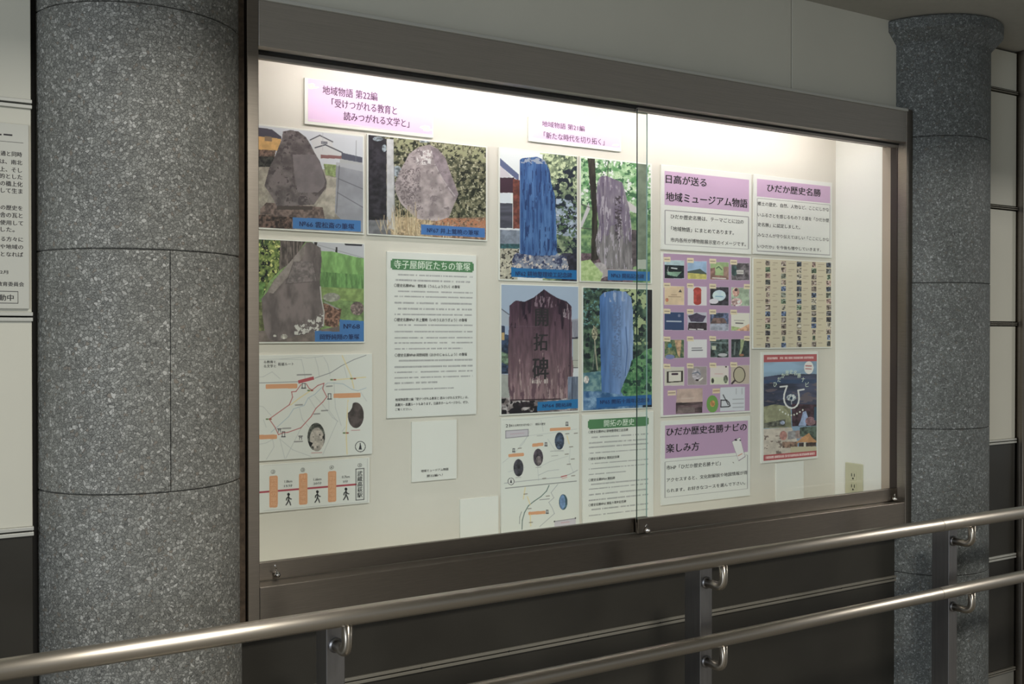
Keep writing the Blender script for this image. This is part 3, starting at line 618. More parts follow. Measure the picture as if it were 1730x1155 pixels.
def art65(A):
    A.zoom(830, 470, 4.62); al = np.ones(A.x.shape, bool)
    A.fill(al, (30, 52, 48), col2=(92, 124, 92), sc_=7, seed=121); A.specks(al, (22, 34, 40), .6, 9, 122)
    A.specks([(1000, 70), (1260, 70), (1260, 520), (1090, 520)], (168, 182, 128), .54, 6, 123); A.specks([(710, 70), (860, 70), (860, 400), (710, 400)], (96, 150, 150), .66, 3, 124)
    A.fill([(1215, 90), (1262, 90), (1262, 560), (1220, 560)], (34, 30, 34), .3, 6, 125); A.line([(800, 370), (812, 560), (828, 712)], 1.6, (190, 176, 150)); A.line([(812, 500), (792, 712)], 1, (150, 150, 140)); A.dot(808, 430, 24, 50, (150, 146, 120), amp=.4, sc_=2.4)
    A.fill([(1020, 860), (1060, 760), (1110, 660), (1200, 560), (1262, 540), (1262, 950), (1020, 930)], (46, 108, 66), col2=(112, 166, 104), sc_=6, seed=126); A.specks([(1050, 660), (1262, 540), (1262, 920), (1050, 900)], (30, 66, 56), .6, 6, 127)
    A.fill([(710, 740), (870, 720), (870, 890), (710, 890)], (62, 110, 130), col2=(120, 160, 160), sc_=6, seed=128); A.dot(742, 790, 20, 30, (206, 196, 190), amp=.2, sc_=3)
    A.fill([(710, 880), (1262, 890), (1262, 1040), (710, 1040)], (44, 92, 150), col2=(128, 166, 206), sc_=9, seed=129); A.fill([(1180, 880), (1262, 860), (1262, 1010), (1180, 1010)], (24, 42, 62), .3, 5, 130); A.dot(1245, 902, 14, 12, (210, 214, 220))
    st = A.mask([(846, 140), (880, 110), (960, 95), (1050, 105), (1092, 150), (1105, 250), (1108, 480), (1104, 640), (1090, 905), (990, 905), (862, 885), (850, 500)])
    f = np.clip((A.x - 1013) / 50, 0, 1)[..., None]; n = fbm(A.x, A.y, 5, 4, 131, .6, 6)[..., None]; A.c[st] = ((np.array((62, 108, 180.)) * (1 - f) + np.array((124, 152, 204.)) * f) * (.8 + .4 * n))[st]
    A.specks(st & A.mask([(940, 200), (1010, 200), (1010, 780), (940, 780)]), (92, 118, 168), .56, 2.4, 132); A.line([(905, 150), (900, 880)], 1, (92, 130, 190)); A.line([(1050, 380), (1062, 560), (1046, 760)], 1.6, (66, 100, 160)); A.specks(st & (A.y < 510), (150, 168, 206), .58, 6, 133, .6, 3)
    for q_ in (1, 2):
        bsh = A.fill([(1010, 880), (1040, 800), (1075, 720), (1095, 640), (1262, 540), (1262, 950), (1030, 915)], (46, 108, 66), col2=(112, 166, 104), sc_=6, seed=126)
    A.specks(bsh, (30, 66, 56), .6, 6, 127)
    tab(A, [(820, 932), (1250, 908), (1250, 985), (820, 1012)], (30, 100, 176))
t = board('monument_picture', 'mounted picture of a pale blue round-topped stone pillar among dark trees', 'picture', 984, 1103.2, 985.5, 484.5, 694.8, 'monument pictures')
printed(t, 985.4, 1101.8, 985.5, 485.8, 693, YP, art65)
text('№65 開拓十周年記念碑', 1014, 1097, 675, 683, TXT, M['navy'], t, .01)

# --- white sheets with text
def title_band(t):
    bm = box(X0, X1, YP - .0004, YP - .0002, Z0, Z1)
    es = [e for e in bm.edges if abs((e.verts[0].co - e.verts[1].co).y) > 1e-5]
    bmesh.ops.bevel(bm, geom=es, offset=.004, segments=4, affect='EDGES'); obj('title_band', bm, GREEN, t)
def artF(A):
    A.c[:] = (222, 222, 217)
    Ys = [463, 472.3, 491.1, 500, 510.9, 520.9, 530.6, 548.6, 560, 570.6, 579.1, 589.1, 609.4, 620, 629.1, 638.6, 647.7, 658.6]
    En = [.96, .93, .96, .96, .95, .95, .95, .96, .96, .96, .96, .84, .96, .96, .96, .96, .55, .74]
    for k, (y, e) in enumerate(zip(Ys, En)):
        smudge(A, .11 if k in (0, 2, 5, 7, 12) else .075, e, A.vy(y), .010, (106, 104, 112), 200 + k, 30, .52)
t = board('text_sheet', 'tall white text sheet under a green title band, in the middle of the left pane', 'text sheet', 653.7, 805, 654, 424.3, 706.6)
printed(t, 655, 804, 654, 426, 705, YP, artF, 1.6)
X0, X1 = at(660, 500, YP).x, at(800.3, 500, YP).x; Z1, Z0 = at(660, 436.8, YP).z, at(660, 455.1, YP).z
GREEN = mat('green_title_ink', (82, 132, 88), .6)
title_band(t)
text('寺子屋師匠たちの筆塚', 665.7, 794.3, 438.8, 453.2, TXT, M['white'], t, .012)
text('〇歴史名勝№66　雲松斎（うんしょうさい）の筆塚', 665.7, 777, 478.8, 484.6, TXT, M['ink'], t, .012)
text('〇歴史名勝№67 井上鶯暁（いのうえおうぎょう）の筆塚', 666, 789, 536.8, 542.8, TXT, M['ink'], t, .012)
text('〇歴史名勝№68 岡野純翔（おかのじゅんしょう）の筆塚', 667, 789, 597, 602.8, TXT, M['ink'], t, .012)
text('地域物語第22編「受けつがれる教育と 読みつがれる文学と」は、', 667.7, 791, 672.6, 677.6, TXT, M['ink'], t, .01)
text('高麗川－高麗ルートもあります。日高市ホームページから、ぜひ、', 667.7, 791.5, 681.2, 686.4, TXT, M['ink'], t, .01)
text('ご覧ください。', 667.7, 695.7, 689.6, 693.8, TXT, M['ink'], t, .01)

def artN(A):
    A.c[:] = (222, 222, 214)
    Ys = [739.5, 749, 756.7, 766.2, 784.3, 792.9, 802.4, 819.6, 827.2, 836.7, 846.2, 862.4, 872]
    En = [.93, .92, .93, .92, .93, .93, .60, .93, .93, .92, .93, .93, .93]
    for k, (y, e) in enumerate(zip(Ys, En)): smudge(A, .11 if k in (0, 4, 7, 11) else .075, e, A.vy(y), .012, (106, 104, 112), 300 + k, 24, .5)
t = board('text_sheet', 'tall white text sheet with green title band, cut by the central glass edges', 'text sheet', 984.7, 1104.6, 985, 700.6, 893)
printed(t, 985.5, 1103.6, 985, 702, 892, YP, artN, 1.6)
X0, X1 = at(993.3, 500, YP).x, at(1096, 500, YP).x; Z1, Z0 = at(993.3, 708.7, YP).z, at(993.3, 725, YP).z
title_band(t)
text('開拓の歴史', 1020.5, 1071.6, 709.2, 720.8, TXT, M['white'], t, .008)
text('〇歴史名勝№62 耕地整理竣工記念碑', 994.3, 1061, 727.2, 732.2, TXT, M['ink'], t, .008)
text('〇歴史名勝№63 開拓記念碑', 994.3, 1046.3, 772.8, 777.6, TXT, M['ink'], t, .008)
text('〇歴史名勝№64 開拓碑', 994.3, 1039, 808.6, 813.4, TXT, M['ink'], t, .008)
text('〇歴史名勝№65 開拓十周年記念碑', 994.3, 1057.7, 850.8, 855.6, TXT, M['ink'], t, .008)

# --- cards that carried a square code (the code itself is left out)
t = board('code_card', 'small white card with two caption lines below the tall text sheet', 'card', 695.8, 771.7, 697, 712.4, 814.3)
text('地域ミュージアム物語', 711.4, 757.6, 793.4, 797.8, TXT, M['ink'], t, .008); text('第22編へ！', 720.8, 748, 801.6, 806, TXT, M['ink'], t, .008)
board('code_card', 'blank white card left of the two-part map, cut by the bottom rail', 'card', 777.6, 842.3, 779, 843.3, 911)
board('code_card', 'small white card under the red-bordered poster', 'card', 1312.2, 1359, 1313, 783, 847)

# --- map sheets
RED, OR, GR, LY = (186, 66, 66), (228, 156, 108), (172, 176, 180), (232, 208, 140)
def label_box(A, x0, y0, x1, y1, r=8, sl=0):
    A.fill([(x0 + r, y0), (x1 - r, y0 + sl), (x1, y0 + r + sl), (x1, y1 - r + sl), (x1 - r, y1 + sl), (x0 + r, y1), (x0, y1 - r), (x0, y0 + r)], OR)
def stele_icon(A, x, y, w_=30, h=48):
    A.line([(x - w_ / 2, y + h), (x - w_ / 2, y), (x + w_ / 2, y), (x + w_ / 2, y + h)], 1.0, (50, 48, 54)); A.line([(x - w_ * .7, y + h), (x + w_ * .7, y + h)], 1.5, (50, 48, 54))
def artG(A):
    A.c[:] = (219, 219, 213); A.zoom(440, 590, 6.08)
    for p in ([(-150, 110), (200, 100), (420, 80), (480, 90), (640, 70)], [(420, 100), (440, 180), (460, 300)], [(560, 80), (590, 180), (605, 280)], [(650, 80), (690, 150), (715, 270)], [(-150, 300), (30, 280), (120, 230), (200, 300)], [(200, 100), (420, 105)], [(860, 180), (890, 290)], [(560, 480), (640, 570), (740, 700), (800, 740)], [(500, 500), (560, 600)], [(755, 340), (770, 600), (830, 780)], [(700, 510), (705, 630), (790, 740)], [(790, 740), (740, 850), (640, 1080)], [(400, 600), (430, 720), (520, 820)], [(420, 800), (370, 900), (260, 1120)], [(200, 920), (250, 1120)], [(200, 920), (330, 1030), (520, 1100)], [(-150, 1000), (60, 960), (170, 900)], [(120, 900), (140, 1000), (60, 1130)], [(-100, 560), (30, 590), (110, 680)], [(1030, 440), (1090, 530)], [(30, 720), (60, 800)], [(870, 800), (840, 840)]):
        A.line(p, .8, GR, .75)
    A.line([(110, 850), (180, 790), (290, 690), (340, 610), (450, 575), (490, 500), (560, 460), (620, 400), (690, 345), (760, 345), (850, 355), (940, 410), (1000, 425), (1085, 395)], 1.1, (168, 186, 200))
    A.line([(1085, 60), (960, 105), (830, 170), (720, 240), (560, 295)], 1.1, (130, 132, 138)); A.line([(-150, 348), (150, 340), (390, 332)], 1.1, (130, 132, 138))
    for p in ([(840, 65), (930, 270), (960, 400)], [(740, 315), (1080, 285)], [(900, 520), (880, 860), (890, 1075)], [(310, 570), (400, 500), (520, 420)]): A.line(p, 1.7, LY, .9)
    A.line([(418, 360), (365, 432), (320, 436), (330, 490), (297, 568), (90, 715), (150, 800), (185, 875), (235, 855), (280, 852), (415, 805), (520, 690), (570, 605), (640, 540), (682, 487), (640, 405), (652, 348), (590, 370), (530, 418), (500, 400), (470, 352)], 1.3, RED, .9)
    A.fill([(385, 318), (545, 277), (553, 310), (392, 352)], (196, 76, 84))
    label_box(A, 52, 357, 380, 405, 8, -6); label_box(A, 750, 452, 1030, 500, 8, -6); label_box(A, -120, 880, 172, 925, 8, -6)
    stele_icon(A, 444, 350); stele_icon(A, 710, 455, 28, 55); stele_icon(A, 236, 845, 26, 52)
    for x, y in ((195, 815), (412, 890)):
        A.line([(x - 20, y), (x + 20, y)], 1.2, (60, 56, 60)); A.line([(x - 12, y + 12), (x + 12, y + 12)], .9, (60, 56, 60)); A.line([(x - 9, y), (x - 11, y + 36)], .9, (60, 56, 60)); A.line([(x + 9, y), (x + 11, y + 36)], .9, (60, 56, 60))
    for x, y in ((748, 312), (952, 300), (512, 422), (86, 716), (877, 858)):
        A.line([(x - 25, y), (x - 8, y)], 2.2, (92, 120, 60)); A.line([(x + 8, y), (x + 24, y)], 2.2, (160, 70, 50))
    for x0, x1, y in ((378, 522, 262), (680, 735, 380), (628, 690, 630), (550, 608, 664), (228, 310, 812), (350, 430, 948), (360, 430, 572)): A.line([(x0, y), (x1, y - 4)], 2.2, (90, 86, 90), .55)
    for x0, x1, y in ((935, 1020, 832), (525, 630, 1063)): A.line([(x0, y), (x1, y - 4)], 1.3, (190, 90, 90), .6)
    A.dot(980, 676, 82, 132, (84, 72, 70), amp=.16, sc_=8, seed=142); A.fill([(898, 540), (950, 545), (940, 600), (915, 640), (898, 650)], (219, 219, 213))
    st = A.dot(573, 898, 90, 144, (90, 92, 84), amp=.3, sc_=3, seed=140); A.dot(580, 925, 72, 122, (184, 172, 162), amp=.14, sc_=6, seed=141); A.fill(st & A.mask([(490, 940), (540, 960), (520, 1000), (480, 980)]), (30, 28, 30)); A.specks(st, (52, 52, 48), .68, 4, 143)
    A.dot(1026, 998, 55, 57, (60, 58, 64)); A.dot(1026, 998, 47, 50, (219, 219, 213)); A.fill([(1026, 955), (1044, 1035), (1026, 1020), (1008, 1035)], (52, 50, 56)); A.fill([(1021, 960), (1031, 960), (1031, 1030), (1021, 1030)], (52, 50, 56))
t = board('map_sheet', 'white map sheet with a red walking route loop, left edge below the grassy picture', 'map', 412, 628.8, 445, 599.4, 778.8)
printed(t, 413, 628, 445, 600.5, 777.5, YP, artG, 1.8)
text('る教育と', 445.5, 466.5, 608.8, 613.6, TXT, M['ink'], t, .008); text('る文学と', 445.5, 466.5, 615.6, 620.8, TXT, M['ink'], t, .008); text('街道ルート', 469.5, 496.3, 612.4, 617.6, TXT, M['ink'], t, .008)

def artH(A):
    A.c[:] = (219, 219, 213); A.zoom(400, 700, 3.398)
    A.line([(100, 449), (684, 401)], 3.0, (186, 58, 74))
    for x0, y0, x1, y1 in ((187, 352, 235, 535), (357, 339, 406, 518), (523, 326, 571, 503)): label_box(A, x0, y0, x1, y1, 6, -3)
    A.line([(684, 313), (730, 309), (730, 487), (684, 491), (684, 313)], 1.1, (52, 48, 52))
    A.line([(157, 292), (750, 250), (750, 500), (157, 552)], .7, (178, 178, 174))
    for x, y in ((297, 485), (463, 470), (627, 455)):
        A.dot(x, y - 27, 8, 9, (30, 28, 30))
        for p in ([(x, y - 18), (x, y + 6)], [(x, y + 4), (x + 8, y + 20), (x + 12, y + 34)], [(x, y + 4), (x - 5, y + 20), (x - 14, y + 34)], [(x, y - 14), (x - 10, y - 4), (x - 12, y + 6)], [(x, y - 14), (x + 8, y - 2), (x + 16, y)]): A.line(p, 1.7, (30, 28, 30))
t = board('route_strip', 'narrow white route strip with orange boxes and walking figures, under the left map', 'route strip', 412, 624.2, 446, 784.8, 865.8)
printed(t, 413, 623.4, 446, 786, 864, YP, artH, 1.8)
Q = lambda a: a / 3.398
for s, x0, x1, y0, y1 in (('雲松斎の筆塚', 194, 229, 362, 528), ('井上鶯暁の筆塚', 364, 399, 348, 511), ('岡野純翔の筆塚', 530, 564, 335, 496)): text(s, 400 + Q(x0), 400 + Q(x1), 700 + Q(y0), 700 + Q(y1), TXT, M['orange'], t, .01, True)
text('武蔵高萩駅', 400 + Q(692), 400 + Q(722), 700 + Q(325), 700 + Q(478), TXT, M['black'], t, .01, True)
for s, x0, x1, y0, y1 in (('②', 196, 220, 318, 341), ('③', 368, 391, 307, 330), ('④', 533, 557, 293, 315), ('⑤', 694, 718, 281, 303), ('1.8km', 274, 318, 378, 392), ('15分', 272, 320, 403, 418), ('1.6km', 441, 486, 366, 380), ('20分', 440, 487, 389, 404), ('0.7km', 604, 648, 352, 366), ('3分', 610, 638, 377, 393)):
    text(s, 400 + Q(x0), 400 + Q(x1), 700 + Q(y0), 700 + Q(y1), TXT, M['ink'], t, .005)

def artM(A):
    A.c[:] = (219, 220, 212); A.zoom(830, 690, 5.248)
    for p in ([(250, 330), (330, 240), (500, 220), (760, 180)], [(100, 480), (200, 400), (290, 300), (340, 200)], [(420, 520), (520, 470), (680, 420)], [(410, 500), (420, 640)], [(440, 100), (460, 200)], [(700, 350), (690, 470), (730, 570)], [(100, 100), (400, 90), (700, 60)], [(150, 560), (300, 520)], [(500, 270), (560, 360), (640, 380)]): A.line(p, .8, GR, .6)
    A.line([(115, 662), (300, 640), (620, 608), (700, 580), (765, 545)], .9, (150, 152, 158)); A.line([(420, 590), (500, 552), (600, 540)], .8, GR)
    A.line([(125, 706), (755, 642)], 1.1, (96, 100, 100)); A.line([(620, 604), (668, 593)], 1.6, (200, 70, 70)); A.line([(628, 620), (670, 608)], 1.0, (220, 130, 130))
    A.fill([(128, 197), (327, 184), (327, 243), (128, 262)], (198, 190, 200)); A.line([(128, 197), (327, 184), (327, 243), (128, 262), (128, 197)], 1, (120, 116, 126)); A.line([(170, 226), (290, 216)], 1.5, (196, 150, 170), .6)
    for x0, y0, x1, y1 in ((518, 172, 703, 200), (362, 310, 462, 340), (152, 402, 290, 430), (328, 915, 480, 943)): label_box(A, x0, y0, x1, y1, 6, -10)
    for x, y in ((671, 120), (485, 302), (199, 355), (496, 900)): stele_icon(A, x, y, 14, 28)
    A.dot(605, 287, 42, 77, (66, 80, 104), amp=.3, sc_=4, seed=150); A.dot(416, 432, 43, 77, (76, 66, 76), amp=.3, sc_=5, seed=151); A.dot(420, 460, 24, 40, (118, 106, 108), amp=.2, sc_=4); A.dot(241, 524, 44, 77, (64, 62, 70), amp=.3, sc_=5, seed=152)
    A.dot(638, 828, 38, 69, (70, 104, 120), amp=.2, sc_=4, seed=153); A.dot(632, 828, 24, 64, (112, 146, 196), amp=.1, sc_=4)
    A.dot(175, 645, 30, 33, (60, 58, 64)); A.dot(175, 645, 25, 28, (219, 219, 213)); A.fill([(175, 622), (186, 664), (175, 656), (164, 664)], (52, 50, 56))
    A.line([(512, 680), (490, 730), (440, 780), (380, 820), (330, 860), (295, 920), (275, 990), (272, 1070)], 1.4, (84, 112, 104)); A.line([(268, 915), (252, 960), (250, 1020)], .9, (110, 120, 116))
    A.line([(590, 670), (530, 745), (555, 790), (510, 830), (540, 880), (560, 930), (430, 1045)], .9, (160, 164, 168)); A.line([(430, 808), (515, 800)], 1, (120, 120, 124))
    for p in ([(300, 700), (285, 800)], [(320, 780), (345, 850)], [(345, 940), (350, 1040)], [(670, 240), (690, 310)]): A.line(p, 1.6, LY, .9)
    for x, y in ((290, 758), (487, 776), (325, 888), (337, 1010), (660, 224), (735, 220), (694, 340), (655, 405), (708, 448), (673, 494), (712, 596), (238, 353), (455, 620)): A.line([(x, y), (x + 28, y - 3)], 1.5, (96, 84, 70), .65)
    for x0, x1, y in ((405, 455, 242), (525, 570, 378), (570, 640, 376), (535, 590, 420), (218, 262, 612), (395, 440, 522)): A.line([(x0, y), (x1, y - 4)], 1.1, (120, 118, 120), .5)
    A.fill([(560, 1000), (748, 972), (748, 1060), (560, 1060)], (198, 190, 200)); A.line([(560, 1000), (748, 972)], 1, (120, 116, 126)); A.dot(560, 1000, 6, 7, (60, 58, 60)); A.dot(746, 970, 6, 7, (60, 58, 60)); A.line([(620, 1012), (690, 1004)], 1.4, (210, 130, 140), .6)
t = board('map_sheet', 'white two-part map sheet with four small oval pictures, below the purple-brown tablet picture', 'map', 846.8, 979, 847, 705.8, 912)
printed(t, 847.6, 978.2, 847, 707, 911, YP, artM, 1.9)
text('21', 854.4, 861.4, 716.4, 721.8, TXT, M['black'], t, .008); text('新たな時代を切り拓く！　開拓の歴史', 862.4, 921.5, 716.8, 720.8, TXT, M['ink'], t, .004)

# --- lilac panels of the right-hand pane
LIL = (206, 166, 204)
def frame_lines(A, x0, x1, y0, y1, col=(160, 158, 160)):
    U0, U1 = (x0, x1); 
    k = (abs(A.v - y0) < .004) | (abs(A.v - y1) < .004); A.c[k & (A.u > x0) & (A.u < x1)] = col
    k = (abs(A.u - x0) < .0035) | (abs(A.u - x1) < .0035); A.c[k & (A.v > y0) & (A.v < y1)] = col
def artO(A):
    A.c[:] = (224, 223, 218); A.c[(A.u > .03) & (A.u < .975) & (A.v > .065) & (A.v < .468)] = LIL; frame_lines(A, .035, .97, .535, .94)
t = board('title_panel', 'white panel with lilac heading block in two lines, top left of the right pane', 'text panel', 1117, 1269.4, 1118, 277.4, 421.5)
printed(t, 1117.6, 1268.6, 1118, 278.4, 420.6, YP, artO, 1.2)
text('日高が送る', 1125, 1193.4, 294.4, 309.2, TXT, M['black'], t, .022); text('地域ミュージアム物語', 1125, 1262.5, 323.8, 339.4, TXT, M['black'], t, .022)
text('ひだか歴史名勝は、テーマごとに22の', 1133, 1256.3, 361.4, 369, TXT, M['ink'], t, .006); text('「地域物語」にまとめてあります。', 1134, 1239.7, 382, 389.8, TXT, M['ink'], t, .006); text('市内各所が博物館展示室のイメージです。', 1133, 1260, 401, 408.6, TXT, M['ink'], t, .006)
def artP(A):
    A.c[:] = (224, 223, 218); A.c[(A.u > .035) & (A.u < .98) & (A.v > .045) & (A.v < .27)] = LIL; frame_lines(A, .04, .975, .295, .965)
t = board('title_panel', 'white panel with a lilac one-line heading above five lines of text', 'text panel', 1273, 1405.4, 1274, 294, 428.8)
printed(t, 1273.6, 1404.8, 1274, 295, 428, YP, artP, 1.2)
text('ひだか歴史名勝', 1296, 1386.7, 310.3, 323.6, TXT, M['black'], t, .022)
for s, x1, y0, y1 in (('郷土の歴史、自然、人物など、ここにしかな', 1400.6, 340, 346.8), ('いふるさとを感じるもの７０選を「ひだか歴', 1400.6, 359, 365.6), ('史名勝」に認定しました。', 1351.9, 375.3, 382), ('みなさんが守り伝えてほしい「ここにしかな', 1400.6, 393.3, 399.7), ('いひだか」を今後も増やしていきます。', 1387, 412.5, 418.8)):
    text(s, 1280, x1, y0, y1, TXT, M['ink'], t, .004)

def artQ(A):
    A.c[:] = (184, 144, 182)
    A.zoom(1110, 420, 7.697)
    xs = [(98, 352), (400, 645), (693, 930), (965, 1200)]; r = random.Random(8)
    def th(c, y0, y1, fn, dy=10, tagx=None):
        x0, x1 = c; A.fill([(x0 - 4, y0 - 4), (x1 + 4, y0 + dy - 4), (x1 + 4, y1 + dy + 4), (x0 - 4, y1 + 4)], (208, 190, 208))
        m0 = A.mask([(x0, y0), (x1, y0 + dy), (x1, y1 + dy), (x0, y1)]); fn(m0, x0, y0, x1 - x0, y1 - y0)
        tx = x0 - 12 if tagx is None else tagx
        A.fill([(tx, y0 - 45), (tx + 88, y0 - 41), (tx + 88, y0 + 22), (tx, y0 + 18)], (228, 208, 170)); A.line([(tx + 16, y0 - 12), (tx + 72, y0 - 10)], 1.6, (120, 100, 90), .7)
    fl = A.fill
    def f1(m_, x, y, w_, h): fl(m_, (170, 196, 206), .05, 5, 1); fl(m_ & A.mask([(x, y + 60), (x + w_, y + 70), (x + w_, y + h), (x, y + h)]), (30, 42, 48), .3, 4, 2); fl(m_ & A.mask([(x + 30, y + 150), (x + 220, y + 150), (x + 160, y + 215), (x + 40, y + 190)]), (132, 172, 146), .1, 5); A.line([(x + 90, y + 100), (x + 160, y + 110)], 2, (220, 226, 228)); A.line([(x + 50, y + 85), (x + 40, y + 130), (x + 60, y + 170)], .9, (206, 214, 214))
    def f2(m_, x, y, w_, h): fl(m_, (150, 182, 222), .06, 12, 3); fl(m_ & A.mask([(x, y + 130), (x + 160, y + 100), (x + w_, y + 160), (x + w_, y + h), (x, y + h)]), (76, 92, 84)); fl(m_ & A.mask([(x, y + 150), (x + w_, y + 172), (x + w_, y + h + 20), (x, y + h)]), (202, 190, 92), .08, 5, 4)
    def f3(m_, x, y, w_, h): fl(m_, (150, 176, 118), .08, 5, 5); fl(m_ & A.mask([(x, y + 80), (x + 70, y + 70), (x + 60, y + 170), (x + w_, y + 180), (x + w_, y + h + 20), (x, y + h)]), (156, 110, 100), .14, 4); fl(m_ & A.mask([(x + 170, y + 60), (x + w_, y + 60), (x + w_, y + 200), (x + 170, y + 190)]), (160, 124, 108), .1, 4); A.dot(x + 110, y + 90, 50, 55, (170, 194, 132)); A.line([(x + 80, y + 80), (x + 110, y + 60), (x + 150, y + 100)], 1.5, (60, 90, 70)); A.line([(x + 30, y + 205), (x + 200, y + 215)], 1.8, (232, 226, 220))
    def f4(m_, x, y, w_, h): fl(m_, (104, 96, 102), .3, 4, 6); A.dot(x + 40, y + 100, 40, 70, (66, 92, 92), amp=.2, sc_=4); fl(m_ & A.mask([(x + 70, y + 90), (x + 160, y + 92), (x + 160, y + 145), (x + 70, y + 142)]), (206, 200, 196)); A.line([(x + 80, y + 118), (x + 150, y + 120)], 1, (120, 110, 108))
    def f5(m_, x, y, w_, h): fl(m_, (226, 194, 156), .04, 10, 7); A.line([(x + 50, y + 135), (x + 210, y + 140)], 1.2, (150, 116, 92), .8); A.line([(x + 90, y + 112), (x + 160, y + 114)], 1.2, (150, 116, 92), .8); fl([(x + 180, y + 80), (x + 205, y + 40), (x + 228, y + 82)], (80, 72, 70)); A.dot(x + 32, y + 180, 18, 26, (190, 110, 80), amp=.2, sc_=3)
    def f6(m_, x, y, w_, h): fl(m_, (222, 214, 218)); A.dot(x + 125, y + 50, 52, 42, (188, 56, 48)); A.dot(x + 125, y + 205, 50, 34, (188, 56, 48)); fl([(x + 74, y + 45), (x + 176, y + 48), (x + 172, y + 205), (x + 76, y + 202)], (196, 66, 56), .12, 4)
    def f7(m_, x, y, w_, h): fl(m_, (56, 52, 62), .3, 5, 8); A.dot(x + 115, y + 110, 86, 70, (196, 216, 232), amp=.05, sc_=6); A.dot(x + 45, y + 185, 60, 34, (220, 214, 226)); A.line([(x + 70, y + 120), (x + 160, y + 125)], 1.6, (90, 150, 190), .7)
    def f8(m_, x, y, w_, h): fl(m_, (164, 184, 156), .12, 6, 9); A.dot(x + 60, y + 60, 45, 60, (206, 150, 136), amp=.3, sc_=3); A.dot(x + 70, y + 190, 70, 55, (214, 170, 168), amp=.35, sc_=3); A.dot(x + 62, y + 30, 20, 20, (70, 56, 58))
    def f9(m_, x, y, w_, h): fl(m_, (52, 74, 122)); A.line([(x + 30, y + 118), (x + 215, y + 122)], 2.4, (206, 212, 226), .85); A.dot(x + 190, y + 45, 18, 20, (120, 128, 166))
    def f10(m_, x, y, w_, h): fl(m_, (190, 188, 206)); fl([(x, y + 40), (x + 60, y + 30), (x + 115, y + 5), (x + 180, y + 35), (x + 240, y + 45), (x + 195, y + 125), (x + 40, y + 120)], (76, 66, 92), .1, 5); fl(m_ & A.mask([(x + 10, y + 130), (x + w_, y + 135), (x + w_, y + h + 10), (x, y + h)]), (60, 48, 56), .3, 4); A.line([(x + 20, y + 218), (x + 100, y + 222)], 1.8, (226, 222, 226)); A.line([(x + 130, y + 218), (x + 200, y + 222)], 2, (226, 222, 226))
    def f11(m_, x, y, w_, h): fl(m_, (84, 96, 130), .35, 4, 10); fl([(x + 40, y + 65), (x + 180, y + 70), (x + 220, y + 140), (x, y + 140)], (124, 96, 92), .2, 5); fl([(x, y + 140), (x + w_, y + 145), (x + w_, y + h + 8), (x, y + h)], (166, 170, 190), .12, 5)
    def f12(m_, x, y, w_, h): fl(m_, (226, 220, 206)); fl([(x + 120, y + 200), (x + w_, y + 140), (x + w_, y + h + 8), (x, y + h)], (214, 158, 120), .15, 5); fl([(x, y + 170), (x + 120, y + 190), (x + 60, y + h), (x, y + h)], (168, 186, 120), .1, 5); A.line([(x + 60, y + 130), (x + 150, y + 134)], 2, (70, 62, 66), .8); A.line([(x + 40, y + 95), (x + 170, y + 98)], .9, (120, 110, 110), .8)
    def f13(m_, x, y, w_, h): fl(m_, (64, 96, 70), col2=(150, 150, 100), sc_=4, seed=11); fl([(x + 130, y), (x + 220, y), (x + 200, y + h), (x + 170, y + h - 40)], (194, 152, 116), .15, 4); A.dot(x + 68, y + 75, 26, 28, (60, 140, 160)); A.dot(x + 70, y + 220, 60, 30, (120, 132, 190))
    def f14(m_, x, y, w_, h): fl(m_, (222, 218, 222)); A.line([(x + 55, y + 110), (x + 180, y + 108)], 1.4, (80, 76, 90), .8); A.line([(x + 55, y + 138), (x + 190, y + 136)], 1.6, (60, 58, 70), .8)
    def f15(m_, x, y, w_, h): fl(m_, (66, 82, 80), .45, 4, 12); fl([(x + 20, y + 85), (x + 75, y + 85), (x + 75, y + 135), (x + 20, y + 135)], (196, 200, 176)); A.line([(x + 10, y + 40), (x + 200, y + 45)], 2, (150, 170, 176), .7); A.dot(x + 160, y + 200, 60, 22, (190, 190, 196))
    def f16(m_, x, y, w_, h): fl(m_, (54, 66, 66), .3, 4, 13); fl([(x + 120, y), (x + 175, y), (x + 150, y + 120), (x + 120, y + 215), (x + 100, y + 200), (x + 120, y + 110)], (156, 168, 122), .1, 4); A.line([(x + 52, y + 40), (x + 40, y + 200)], 2.2, (156, 166, 160), .6); A.dot(x + 135, y + 205, 30, 16, (170, 110, 80))
    def f17(m_, x, y, w_, h): fl(m_, (208, 200, 186)); fl([(x + 30, y + 55), (x + 240, y + 45), (x + 240, y + 190), (x + 30, y + 205)], (60, 52, 44)); fl([(x + 55, y + 65), (x + 215, y + 58), (x + 215, y + 178), (x + 55, y + 188)], (220, 212, 200)); A.line([(x + 102, y + 90), (x + 165, y + 88)], 3.4, (66, 46, 60))
    def f18(m_, x, y, w_, h): fl(m_, (166, 152, 152), .05, 10, 14); A.dot(x + 115, y + 100, 60, 78, (176, 166, 176), amp=.2, sc_=4); A.line([(x + 60, y + 90), (x + 130, y + 70), (x + 160, y + 100)], 1.5, (70, 90, 120), .8); A.line([(x + 150, y + 180), (x + 190, y + 150)], 2.4, (226, 220, 214)); A.dot(x + 122, y + 175, 22, 12, (60, 44, 44))
